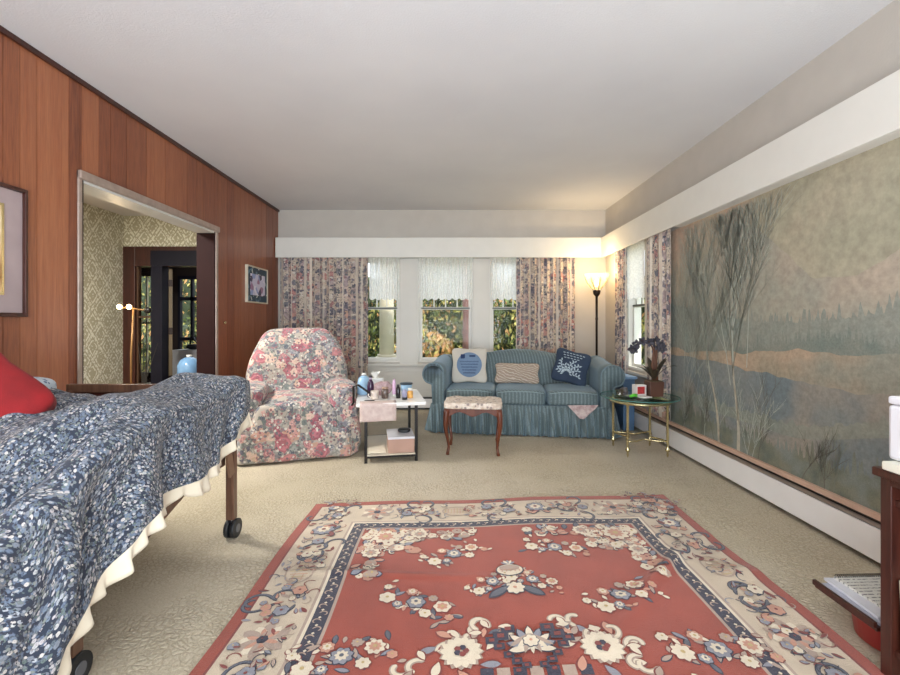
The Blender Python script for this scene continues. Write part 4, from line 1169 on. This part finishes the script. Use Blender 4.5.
def tis(u, v): a = u*PI*2; return (.03*math.cos(a)*(.3+v)+.01*math.sin(3*a)*v, .02*math.sin(a)*(.3+v), .128+.06*v+.012*math.sin(a*3)*v)
obj('tissue', m.grid(tis, 24, 6), WHITE, t)
def bagdf(q): return q*(1+.22*nz(q.x*22, q.y*22, q.z*22))
tag(obj('plastic_bag', MB().sq(wt(-.055, .40, TZ+.062), (.17, .13, .125), .8, 14, deform=bagdf), mk_mural('crumpled_bag_pink', C(206, 180, 180), C(150, 122, 126), 20)), 'crumpled pinkish plastic bag in the middle of the white table', 'bag')
t = thing('mug', 'white mug with brown print at the front of the white table', 'mug', wt(-.135, .18, TZ), 190)
obj('mug_body', MB().lathe([(.0, .003), (.028, 0), (.033, .01), (.035, .075), (.032, .075), (.030, .012), (0, .01)], n=24), plain('mug_china', C(204, 190, 178), .3, var=.2, vscale=30), t)
obj('handle', MB().tube([(.034+.022*math.sin(PI*i/8), 0, .060-.045*i/8) for i in range(9)], .0045, 8), WHITE, t)
t = thing('glass_jar', 'clear glass jar with dark contents beside the mug on the white table', 'jar', wt(-.045, .22, TZ))
obj('jar_body', MB().lathe([(.028, 0), (.032, .006), (.032, .07), (.026, .082)], n=20), plain('jar_contents', C(96, 82, 76), .2, var=.4, vscale=40), t)
obj('lid', MB().lathe([(.028, .083), (.028, .098), (0, .099)], n=20), plain('lid_tan', C(170, 140, 120), .4), t)
t = thing('ointment_tube', 'pale lilac upright tube beside the dark bottle on the white table', 'tube', wt(.04, .30, TZ))
obj('tube_body', MB().lathe([(.016, .02), (.018, .03), (.014, .13), (.003, .16)], n=16), plain('tube_lilac', C(214, 178, 206), .4), t)
obj('cap', MB().lathe([(.015, 0), (.015, .02)], n=16), WHITE, t)
t = thing('dark_bottle', 'tall narrow black bottle on the right half of the white table', 'bottle', wt(.07, .20, TZ))
obj('bottle_body', MB().lathe([(.018, 0), (.020, .005), (.020, .085), (.012, .1)], n=16), plain('black_glass', C(28, 28, 30), .2), t)
obj('cap', MB().lathe([(.012, .1), (.012, .12), (0, .121)], n=16), BLACKR, t)
t = thing('food_tub', 'pale blue tub with dark lid at the back right of the white table', 'tub', wt(.16, .42, TZ))
obj('tub_body', MB().lathe([(.045, 0), (.055, .09)], n=24), LBLUE, t)
obj('lid', MB().lathe([(.06, .091), (.06, .104), (0, .106)], n=24), plain('lid_dark', C(46, 58, 66), .4), t)
t = thing('vitamin_bottle', 'small bottle with an orange label at the right edge of the white table', 'bottle', wt(.175, .20, TZ))
obj('bottle_body', MB().lathe([(.024, 0), (.026, .004), (.026, .055), (.018, .064)], n=20), plain('label_orange', C(222, 166, 86), .5, var=.2, vscale=40), t)
obj('cap', MB().lathe([(.02, .065), (.02, .085), (0, .086)], n=20), WHITE, t)
t = thing('cream_jar', 'upside down grey lilac jar with black lid before the orange labelled bottle', 'jar', wt(.12, .12, TZ))
obj('jar_body', MB().lathe([(.021, .022), (.023, .06), (.018, .085), (0, .087)], n=20), plain('jar_lilac', C(150, 148, 172), .4), t)
obj('lid', MB().lathe([(.022, 0), (.023, .02), (.02, .022)], n=20), BLACKR, t)
tag(obj('eyeglasses', MB().tube([wt(-.22, .10, TZ+.006), wt(-.18, .07, TZ+.010), wt(-.14, .09, TZ+.006)], .004, 6), BLACKM), 'thin black pen lying near the front left corner of the white table', 'pen').name = 'pen'

# ------------------------------------------------------------------ torchiere floor lamp
def torchiere():
    t = thing('floor_lamp', 'dark bronze torch floor lamp with glowing glass bowl in the corner behind the sofa', 'lamp', (1.84, 5.52, 0))
    obj('base', MB().lathe([(.14, 0), (.14, .012), (.05, .03), (.02, .05)], n=28), DKBRONZE, t)
    obj('pole', MB().lathe([(.014, .05), (.014, 1.2), (.018, 1.22), (.014, 1.24), (.016, 1.50)], n=16), DKBRONZE, t)
    obj('socket_cup', MB().lathe([(.018, 1.50), (.042, 1.53), (.048, 1.57), (.03, 1.58)], n=20), DKBRONZE, t)
    m = MB(); prof = [(.045, 1.585), (.085, 1.62), (.12, 1.68), (.128, 1.73), (.15, 1.775), (.146, 1.775), (.122, 1.73), (.114, 1.68), (.08, 1.627), (.045, 1.59)]
    n = 32; vs = []; 
    for r, z in prof:
        for i in range(n): a = 2*PI*i/n; k = 1+.07*abs(math.sin(a*4)); vs.append((r*k*math.cos(a), r*k*math.sin(a), z+.01*abs(math.sin(a*4))*(r > .1)))
    fs = [(j*n+i, j*n+(i+1) % n, (j+1)*n+(i+1) % n, (j+1)*n+i) for j in range(len(prof)-1) for i in range(n)]
    m.add(vs, fs, 0, True); obj('glass_bowl', m, FROST, t)
    m2 = MB()
    for i in range(8):
        a = 2*PI*i/8; m2.tube([(.05*math.cos(a), .05*math.sin(a), 1.588), (.125*math.cos(a), .125*math.sin(a), 1.68), (.14*math.cos(a), .14*math.sin(a), 1.73)], .005, 6)
    obj('leaf_ribs', m2, plain('pewter_ribs', C(120, 110, 92), .4, .5), t)
    obj('bulb', MB().sq((0, 0, 1.66), (.055, .055, .085), 1, 8), glow('bulb_warm', C(255, 220, 165), 4), t)
torchiere()
light('floor_lamp_light', 'POINT', (1.84, 5.52, 1.86), 17, (1, .74, .42), shadow_soft_size=.05)

# ------------------------------------------------------------------ blue bin beside sofa
t = thing('storage_bin', 'blue storage bin standing between the sofa arm and the side window', 'bin', (1.935, 4.93, 0))
BLUEP = plain('blue_plastic', C(84, 114, 146), .4)
obj('bin_body', MB().box((0, 0, .28), (.12, .34, .56), taper=1.08), BLUEP, t, bevel=.008)
obj('lid', MB().box((0, 0, .575), (.16, .40, .03)), plain('blue_lid', C(140, 172, 204), .35), t, bevel=.006)

# ------------------------------------------------------------------ glass side table
GX, GY, GR = 1.72, 4.0, .335
def glass_table():
    t = thing('glass_table', 'round glass topped brass table standing at the right end of the sofa', 'table', (GX, GY, 0), 14)
    obj('glass_top', MB().lathe([(0, .497), (GR-.006, .497), (GR, .5), (GR, .504), (GR-.006, .507), (0, .507)], n=56), TGLASS, t)
    ring = lambda r, z, rad, n=48: MB().tube([(r*math.cos(2*PI*i/n), r*math.sin(2*PI*i/n), z) for i in range(n)], rad, 8, closed=True)
    m = MB(); 
    m.lathe([(.245, .455), (.262, .455), (.262, .475), (.245, .475), (.245, .455)], n=56)
    obj('top_ring', m, BRASS, t)
    obj('rim', MB().tube([((GR+.001)*math.cos(2*PI*i/56), (GR+.001)*math.sin(2*PI*i/56), .502) for i in range(56)], .005, 6, closed=True), plain('green_glass_edge', C(70, 120, 112), .15), t)
    for k in range(4):
        a = PI/4+PI/2*k-.25; x, y = .245*math.cos(a), .245*math.sin(a)
        leg = obj('leg', MB().lathe([(.004, 0), (.010, .02), (.007, .04), (.018, .055), (.02, .065), (.009, .085), (.011, .10), (.011, .44), (.016, .45), (.016, .47), (.009, .48), (.009, .497)], (x, y, 0), 14), BRASS, t)
    for k in range(4):
        a0 = PI/4+PI/2*k-.25; a1 = a0+PI/2; pts = []
        for i in range(13):
            f = i/12; a = a0+(a1-a0)*f; r = .245-.15*math.sin(PI*f); pts.append((r*math.cos(a), r*math.sin(a), .135))
        obj('stretcher', MB().tube(pts, .008, 8), BRASS, t)
glass_table()
GZ = .508
t = thing('orchid_plant', 'orchid with petals darkened as backlit in a square brown pot on the glass table', 'plant', (GX+.125, GY-.02, GZ))
obj('pot', MB().box((0, 0, .055), (.10, .10, .11), taper=1.12), plain('brown_pot', C(84, 52, 38), .5, var=.2), t, bevel=.004)
obj('pot_soil', MB().box((0, 0, .112), (.095, .095, .006)), plain('moss_brown', C(80, 66, 44), .9, bump=.8), t)
m = MB(); rr = random.Random(6)
LF = plain('orchid_leaf_brown', C(66, 58, 44), .5, var=.3)
for k in range(9):
    a = k*2*PI/9+rr.random()*.4; L = rr.uniform(.16, .26); lean = rr.uniform(.25, .8); w = .022
    vs = []
    for i in range(8):
        f = i/7; r = L*f*lean; z = .115+L*f*(1.1-lean*f*.9); ww = w*math.sin(PI*min(.97, f*.85+.12)); 
        vs += [(r*math.cos(a)-ww*math.sin(a), r*math.sin(a)+ww*math.cos(a), z), (r*math.cos(a)+ww*math.sin(a), r*math.sin(a)-ww*math.cos(a), z)]
    m.add(vs, [(2*i, 2*i+1, 2*i+3, 2*i+2) for i in range(7)], 0, True)
obj('leaves', m, LF, t, solid=.002)
m = MB()
for s_ in range(3): m.tube([(.0+.012*s_, 0, .115), (-.01+.014*s_, .01, .22), (.01*s_, 0, .33), (-.04+.03*s_, -.01, .40), (-.11+.05*s_, -.01, .41), (-.17+.06*s_, -.01, .385)], [.012, .011, .008, .004, .003, .002], 7)
obj('stems', m, plain('orchid_stem_brown', C(98, 62, 42), .6), t)
m = MB()
for (x, z) in ((-.19, .35), (-.15, .385), (-.10, .405), (-.05, .40), (.0, .41), (.035, .385), (.05, .35), (-.165, .345), (.01, .37)):
    for p in range(5):
        a = p*2*PI/5+x*9; M = Matrix.Translation((x, -.012+rr.uniform(-.02, .01), z)) @ Matrix.Rotation(a, 4, 'Y') @ Matrix.Rotation(.4, 4, 'X')
        m.sq((0, 0, .022), (.026, .006, .042), 1, 4, M=M) if False else m.add([(0, 0, 0), (.014, -.006, .018), (.010, -.008, .034), (0, -.004, .042), (-.010, -.008, .034), (-.014, -.006, .018)], [(0, 1, 2, 3, 4, 5)], 0, True, M)
obj('flowers', m, plain('orchid_petal_backlit', C(72, 70, 78), .7, var=.3), t, solid=.002)  # backlit shade put into the dark grey petal colour
t.scale = (1.15, 1.15, 1.22)
t = thing('snack_box', 'small red and white carton on the glass table beside the orchid', 'box', (GX+.0, GY+.0, GZ), 12)
obj('carton', MB().bb(-.05, .05, -.035, .035, 0, .10), plain('carton_white', C(226, 220, 214), .6), t, bevel=.002)
obj('red_print', MB().bb(-.042, .03, -.037, -.0351, .02, .085), plain('print_red', C(176, 52, 52), .6, var=.35, vscale=40), t)
tag(obj('candle_holder', MB().lathe([(.03, 0), (.035, .005), (.03, .02), (.04, .06), (.036, .06), (.026, .022), (0, .02)], (GX-.19, GY-.03, GZ), 20), CRYST), 'small clear glass candle holder at the left of the glass table', 'candle holder')
def lump(q): return q*(1+.3*nz(q.x*40, q.y*40, q.z*40))
tag(obj('grey_figurine', MB().sq((GX-.125, GY+.03, GZ+.035), (.075, .06, .07), .8, 12, deform=lump), plain('dark_stone', C(88, 84, 84), .6, var=.4, vscale=40)), 'lumpy dark grey figurine beside the candle holder on the glass table', 'figurine')
m = MB().tube([(GX-.13, GY-.12, GZ+.012), (GX-.09, GY-.10, GZ+.018), (GX-.05, GY-.07, GZ+.02)], [.012, .014, .008], 8).tube([(GX-.09, GY-.10, GZ+.018), (GX-.075, GY-.135, GZ+.014)], [.01, .006], 8)
tag(obj('green_toy', m, plain('bright_green_plastic', C(96, 200, 60), .4)), 'bright green plastic clip lying on the glass table', 'toy')
tag(obj('folded_napkin', MB().box((GX+.0, GY-.115, GZ+.006), (.10, .07, .010), rot=(0, 0, .4)), WHITE), 'white folded napkin before the carton on the glass table', 'napkin')

# ------------------------------------------------------------------ bed
def bed():
    t = thing('folding_bed', 'wooden framed bed on casters covered by the blue quilt', 'bed', (0, 0, 0))
    FY = 2.40
    fb = obj('footboard', MB().bb(-2.08, -1.165, FY-.02, FY+.012, .79, .835), MIDWOOD, t, bevel=.004)
    obj('footboard_panel', MB().bb(-2.05, -1.2, FY-.012, FY+.004, .45, .79), DKWOOD, fb)
    for x in (-2.06, -1.19):
        obj('post', MB().bb(x-.022, x+.022, FY-.025, FY+.018, .10, .80), MIDWOOD, t, bevel=.004)
    def caster(x, y, name='caster'):
        c = obj('caster', MB().cyl((x-.028, y, .05), (x-.006, y, .05), .05, .05, 20).cyl((x+.006, y, .05), (x+.028, y, .05), .05, .05, 20), BLACKR, t)
        obj('caster_hub', MB().cyl((x-.031, y, .05), (x+.031, y, .05), .022, .022, 16), plain('caster_grey', C(96, 98, 104), .4), c)
        obj('caster_stem', MB().cyl((x, y, .05), (x, y, .12), .010, .010, 10), STEEL, c)
    caster(-1.185, FY); caster(-2.06, FY)
    for x in (-1.22, -2.05):
        obj('leg', MB().bb(x-.02, x+.02, 1.40, 1.44, .10, .27), MIDWOOD, t); caster(x, 1.42)
        obj('leg', MB().bb(x-.02, x+.02, .36, .40, .10, .25), MIDWOOD, t); caster(x, .38)
        obj('side_rail', MB().box((x, 1.80, .345), (.032, 1.25, .05), rot=(.30, 0, 0)), MIDWOOD, t, bevel=.003)
    obj('bracket', MB().bb(-1.235, -1.212, FY-.11, FY-.026, .40, .52).box((-1.17, FY-.06, .42), (.012, .05, .14), rot=(.25, 0, 0)), plain('bracket_brown', C(132, 100, 78), .4), t)
    obj('mattress', MB().sq((-1.72, 1.33, .32), (.80, 2.05, .20), .15, 10, deform=lambda q: (q.x, q.y, q.z+.31*sm(.75, 1.8, q.y+1.33))), plain('mattress_ticking', C(206, 200, 190), .9), t)
bed()
XE = -1.15     # open edge of the bed
def mtop(y): return .42+.31*sm(.75, 1.8, y)
def qtop(x, y):
    h = .47+.345*sm(.75, 1.8, y)
    h += .045*sm(2.1, 2.33, y)*sm(-1.75, -1.3, x)-.045*sm(2.0, 2.25, y)*sm(-1.35, -1.6, x)
    h += .03*math.exp(-((x+1.35)/.14)**2)*sm(.9, 1.5, y)*sm(2.4, 2.0, y)
    h -= .035*math.exp(-(((x+1.36)-(y-1.5)*.28)/.05)**2)*sm(1.75, 1.2, y)*sm(.7, 1.0, y)
    h += .035*nz(x*2.6, y*2.2, 1)+.02*nz(x*6, y*5, 2)+.016*nz(x*14, y*10, 4)
    # soft ridges running along the bed
    r = nz(x*7+.8*y, y*1.6+.5*math.sin(x*6), 7); h += .022*(1-abs(r)*3 if abs(r) < .33 else 0)
    wv = sm(.8, 1.0, y)*sm(1.75, 1.45, y)
    h += wv*(.05*math.exp(-((x-XE+.02)/.05)**2)-.09*math.exp(-((x-XE+.15)/.055)**2))
    if x < -1.33: h = max(h, mtop(y)+.01)
    if y > 2.27: h = max(h, .845+.012*sm(2.27, 2.36, y)) if x > -1.42 else h
    return h
def hemlen(y):
    # drop below the top edge
    tab = [(-.2, .30), (.9, .14), (1.2, .22), (1.33, .32), (1.5, .44), (1.65, .49), (1.85, .48), (2.05, .50), (2.2, .56), (2.45, .69), (2.7, .72)]
    for (a, p), (b, q) in zip(tab, tab[1:]):
        if a <= y <= b: return p+(q-p)*(y-a)/(b-a)
    return tab[-1][1]
Y0Q, Y1Q = .25, 2.385
NA, NB = 150, 120
def quilt_pt(u, v):
    # v: 0 wall side -> 1 hem of the drape; u: 0 near -> 1 far
    span_x = XE-(-2.16); fx = .60
    x = -2.16+span_x*min(1, v/fx); dxf = max(0, (v-fx)/(1-fx))
    over = .20*sm(-1.62, -1.30, x)
    yend = 2.32+.065*sm(-1.62, -1.40, x)
    fu = .90
    y = Y0Q+(yend-Y0Q)*min(1, u/fu); dyf = max(0, (u-fu)/(1-fu))
    zt = qtop(x, y)
    drop_x = (zt-hemlen(y))*dxf
    drop_y = over*dyf
    r = math.hypot(drop_x/max(.001, zt-hemlen(y)), dyf) if dyf > 0 and dxf > 0 else 0
    drop = max(drop_x, drop_y) if not (dyf > 0 and dxf > 0) else math.hypot(drop_x, drop_y)*(1-.1*min(dxf, dyf))
    if dxf > 0 and dyf > 0: drop = min(drop, zt-hemlen(y)+.02)
    rad = .05
    def lip(d):   # outward offset and down for arclength-like drop
        if d < rad: return d*.95, -d*d/(2*rad)*.9
        return rad*.95, -(d-rad*.55)
    ang = math.atan2(drop_y, drop_x) if (drop_x > 0 or drop_y > 0) else 0
    o, dz = lip(drop)
    fold = 0
    if drop > 0:
        s = y*9+1.2*math.sin(y*4); fold = (.022*math.sin(s*1.5)+.05*nz(y*4+drop*3, drop*1.5, 3)+.034*nz(y*12+drop*7, drop*3, 5))*sm(0, .2, drop)
        o += fold+.035*sm(.1, .5, drop)
    px = x+o*math.cos(ang); py = y+o*math.sin(ang)*(1 if over > 0 else 0)
    z = zt+dz
    if over > 0 and dyf > 0: z = max(z, .3)
    return (px, py, z)
def quilt():
    t = thing('quilt', 'blue ditsy floral quilt with an ivory ruffle draped over the bed', 'quilt')
    mb = MB().grid(lambda a, b: quilt_pt(b, a), NB, NA)
    P_ = [Vector(q) for q in mb.v]; W_ = NB+1
    for j in range(NA+1):
        acc = 0
        for i in range(W_):
            k = j*W_+i
            if i: acc += (P_[k]-P_[k-1]).length
            mb.uv[k] = (acc, 0)
    for i in range(W_):
        acc = 0
        for j in range(NA+1):
            k = j*W_+i
            if j: acc += abs(P_[k].y-P_[k-W_].y)*.85+.15*(P_[k]-P_[k-W_]).length
            mb.uv[k] = (mb.uv[k][0], acc)
    obj('cover', mb, QUILTF, t, solid=.012)
    # ruffle along the hem
    def ruf(a, b):
        u = .12+.88*a; p = Vector(quilt_pt(u, 1.0)); q = Vector(quilt_pt(u, .985)); d = (p-q)
        d = d.normalized() if d.length > 1e-6 else Vector((0, 0, -1))
        d = (d*.4+Vector((.0, 0, -1))*.6).normalized()
        s = u*2.3; w = .062*b*(1+.2*math.sin(s*29)+.25*nz(s*14, 2))
        out = .013*math.sin(s*2*PI/.075+1.6*math.sin(s*11))*b
        return tuple(p+d*w+Vector((out+.003, .5*out, .006)))
    obj('lace_trim', MB().grid(ruf, 320, 5), IVORY, t, solid=.002)
    def ruf2(a, b):
        v = .78+.22*a; p = Vector(quilt_pt(1.0, v)); q = Vector(quilt_pt(.99, v)); d = p-q; d = d.normalized() if d.length > 1e-6 else Vector((0, 0, -1))
        s = v*1.7; out = .012*math.sin(s*2*PI/.06)*b
        return tuple(p+Vector((0, 0, -1))*.05*b+Vector((0, out+.003, .006)))
    obj('lace_trim', MB().grid(ruf2, 60, 5), IVORY, t, solid=.002)
quilt()
def rl(q):
    sx, sz = q.x/.25, q.z/.22; th = (1-abs(sx)**2.5*.6)*(1-abs(sz)**2.5*.6)
    return Vector((q.x*(1+.10*abs(sx*sz)), q.y*(.3+.7*th)*(1+.25*nz(q.x*6, q.z*6)), q.z*(1+.1*abs(sx*sz))))
t = thing('red_cushion', 'bright red cushion lying on the quilt against the panelled wall', 'pillow', (-1.83, 1.60, .865)); t.rotation_euler = (math.radians(-35), math.radians(42), math.radians(8))
obj('cover', MB().sq((0, 0, 0), (.44, .20, .44), .3, 16, deform=rl), REDF, t)
obj('button', MB().sq((0, -.085, 0), (.02, .01, .02), 1, 5), REDF, t)
t = thing('bed_pillow', 'pale blue flowered pillow at the wall side of the bed beyond the red cushion', 'pillow', (-2.09, 2.03, .84)); t.rotation_euler = (math.radians(90), 0, 0)
def mk_pb():
    t_ = NT('pale_blue_floral'); v = t_.coord(); x = t_.vor(v, 40); return t_.fin(t_.mix(t_.math('LESS_THAN', x.outputs['Distance'], .32), C(198, 210, 220), C(110, 130, 160)), .9)
obj('cover', MB().sq((0, 0, 0), (.38, .30, .14), .5, 14), mk_pb(), t)
t.rotation_euler = (0, 0, .1)

# ------------------------------------------------------------------ hall things
t = thing('hall_lamp', 'slender brass floor lamp with two lit bulbs in the hall beside the patterned wall', 'lamp', (-3.84, 5.3, 0))
GB = plain('aged_brass', C(150, 112, 70), .4, .5)
obj('base', MB().lathe([(.13, 0), (.13, .02), (.03, .04)], n=24), GB, t)
obj('pole', MB().tube([(0, 0, .03), (.0, 0, .8), (.03, 0, 1.33)], .012, 10), GB, t)
obj('arm', MB().tube([(-.10, 0, 1.35), (-.03, 0, 1.35), (.03, 0, 1.34), (.10, 0, 1.33), (.18, 0, 1.32)], .009, 8), GB, t)
for x in (-.12, -.005): obj('bulb', MB().sq((x, -.03, 1.36), (.055, .055, .06), 1, 8), glow('hall_bulb', C(255, 214, 150), 14), t)
obj('end_knob', MB().sq((.20, 0, 1.32), (.09, .07, .075), 1, 8), BLACKM, t)
light('hall_lamp_light', 'POINT', (-3.95, 5.2, 1.45), 3, (1, .75, .45), shadow_soft_size=.03)
t = thing('water_bottle', 'large translucent blue water bottle in the hall doorway', 'bottle', (-3.38, 5.7, .38))
WB = plain('water_bottle_blue', C(120, 160, 200), .15, var=.1)
obj('bottle_body', MB().lathe([(.12, 0), (.135, .02), (.135, .10), (.128, .11), (.135, .12), (.135, .24), (.10, .31), (.04, .345)], n=28), WB, t)
obj('neck', MB().lathe([(.03, .345), (.03, .375), (0, .376)], n=20), WHITE, t)
t = thing('hall_stand', 'low dark stand under the blue water bottle', 'stand', (-3.38, 5.7, 0))
obj('stand_top', MB().bb(-.2, .2, -.18, .18, .34, .379), DKWOOD, t)
for x in (-.17, .17):
    for y in (-.15, .15): obj('leg', MB().bb(x-.018, x+.018, y-.018, y+.018, 0, .34), DKWOOD, t)
m = MB().sq((0, 0, .045), (.30, .16, .09), .6, 10).tube([(-.10, 0, .07), (-.09, 0, .17), (-.04, 0, .19), (.0, 0, .12), (.06, 0, .08)], [.014, .02, .018, .012, .01], 8)
tag(obj('dark_basket', m, BLACKR, loc=(-4.3, 7.45, .722)), 'dark object with curled handle on the ledge inside the glazed hall door', 'basket')
tag(obj('ledge_cabinet', MB().bb(-.45, .45, -.15, .15, 0, .72), plain('ledge_white', C(186, 186, 190), .5), loc=(-4.15, 7.44, 0)), 'white low cabinet standing below the glazed hall door', 'cabinet')
m = MB()
for k in range(5): a = .3*(k-2); m.tube([(0, 0, 0), (.05*a, 0, .3), (.22*a+.05, 0, .62+.06*(k % 2))], [.008, .006, .003], 6)
tag(obj('dried_branches', m, plain('branch_dark', C(48, 44, 38), .8), loc=(-4.10, 5.9, .0)), 'dark bare twigs standing before the hall sidelight', 'twigs')
o_ = bpy.data.objects['dried_branches']; o_.scale = (1, 1, 1.45)

# ------------------------------------------------------------------ bookcase, printer, tray, basin
BX0, BX1, BY0, BY1, BZ = 1.425, 1.76, .70, 1.458, .69
def bookcase():
    t = thing('bookcase', 'dark reddish wooden bookcase at the right edge under the white printer', 'bookcase', (0, 0, 0))
    obj('top', MB().bb(BX0-.018, BX1, BY0-.015, BY1+.012, BZ-.028, BZ), DKWOOD, t, bevel=.004)
    obj('side_panel', MB().bb(BX0, BX1-.01, BY1-.036, BY1, .0, BZ-.028), DKWOOD, t, bevel=.003)
    obj('side_panel', MB().bb(BX0, BX1-.01, BY0, BY0+.036, .0, BZ-.028), DKWOOD, t, bevel=.003)
    obj('back_panel', MB().bb(BX1-.01, BX1, BY0, BY1, .02, BZ-.028), DKWOOD, t)
    for z in (.09, .575): obj('shelf', MB().bb(BX0+.012, BX1-.01, BY0+.036, BY1-.036, z, z+.02), DKWOOD, t)
    obj('face_rail', MB().bb(BX0, BX0+.012, BY0+.036, BY1-.036, .64, BZ-.028), DKWOOD, t)
bookcase()
t = thing('printer', 'white desktop printer standing on top of the dark bookcase', 'printer', (1.59, 1.295, BZ+.0005))
PW = plain('printer_white', C(226, 227, 232), .35, var=.01)
obj('printer_body', MB().bb(-.15, .16, -.20, .155, .03, .21), PW, t, bevel=.012)
obj('paper_tray', MB().bb(-.185, .14, -.17, .14, .0, .029), plain('tray_offwhite', C(222, 220, 204), .4), t, bevel=.006)
obj('scanner_lid', MB().bb(-.15, .16, -.20, .155, .211, .238), PW, t, bevel=.008)
obj('output_slot', MB().bb(-.1515, -.149, -.14, .08, .045, .085), BLACKR, t)
obj('control_panel', MB().bb(-.153, -.149, -.14, .08, .17, .20), plain('panel_brown', C(120, 86, 80), .4), t)
obj('front_door', MB().bb(-.154, -.149, -.15, .10, .095, .165), PW, t, bevel=.002)
# files standing in the shelf
for i, (y, lab) in enumerate(((1.29, 'cream paper folder leaning nearest the far side panel on the middle bookcase shelf'), (1.25, 'white paper folder standing behind the cream one on the bookcase shelf'), (1.21, 'pale grey paper folder, nearest of the three on the bookcase shelf'))):
    o_ = obj('paper_folder', MB().grid(lambda u, v, i=i: (-.12+.24*u, .010*math.sin(u*4+i)+.012*v, .23*v), 8, 6), plain('folder_paper', (C(214, 204, 180), C(226, 222, 214), C(198, 196, 194))[i], .8), solid=.008, loc=(1.56+.01*i, y+.105, .112))
    tag(o_, lab, 'folder', 'folders in the bookcase')
t = thing('magazine_tray', 'dark wooden tray holding papers beside the foot of the bookcase', 'tray', (1.425, 1.465, -.04))
obj('tray_base', MB().box((.16, .14, .175), (.30, .25, .012), rot=(0, .0, 0)), DKWOOD, t)
obj('tray_lip', MB().bb(.0, .012, .015, .265, .181, .20), DKWOOD, t)
obj('tray_leg', MB().bb(.28, .31, .02, .05, .04, .169).bb(.28, .31, .23, .26, .04, .169), DKWOOD, t)
for i, (dx, dy, z, rz, lab, c) in enumerate(((.13, .14, .187, .03, 'glossy pale magazine at the bottom of the pile in the tray', C(168, 170, 182)), (.15, .15, .197, -.06, 'white magazine in the middle of the pile in the tray', C(214, 214, 220)))):
    tag(obj('magazine', MB().box((0, 0, 0), (.21, .235, .009), rot=(0, 0, rz)), plain('magazine_cover', c, .3), loc=(1.425+dx, 1.465+dy, z-.04)), lab, 'magazine', 'papers in the tray')
t = thing('spiral_calendar', 'spiral bound calendar lying on top of the pile in the tray', 'calendar', (1.425+.19, 1.465+.15, .162)); t.rotation_euler = (0, 0, .04)
def mk_cal():
    t_ = NT('calendar_page'); v = t_.coord(); x = t_.sep(v); w = t_.math('SINE', t_.math('MULTIPLY', x[1], 340.)); n = t_.noise(v, 120, 2)
    k = t_.math('MULTIPLY', t_.math('GREATER_THAN', w, .55), t_.math('GREATER_THAN', n, .48)); return t_.fin(t_.mix(k, C(214, 212, 204), C(120, 118, 118)), .7)
obj('pages', MB().box((0, 0, .004), (.20, .24, .008)), mk_cal(), t)
m = MB()
for k in range(22):
    x = -.09+.18*k/21; m.tube([(x+.0, .118+.008*math.cos(a), .008+.008*math.sin(a)) for a in [2*PI*q/10 for q in range(10)]], .0014, 5, closed=True)
sp = obj('spiral_binding', m, BLACKM, t)
tag(obj('red_basin', MB().lathe([(0, .004), (.10, 0), (.112, .01), (.125, .105), (.132, .11), (.132, .114), (.12, .108), (.105, .012), (0, .01)], (1.62, 1.60, .0), 32), plain('red_plastic', C(168, 56, 52), .4)), 'round red plastic basin under the magazine tray beside the bookcase', 'basin')
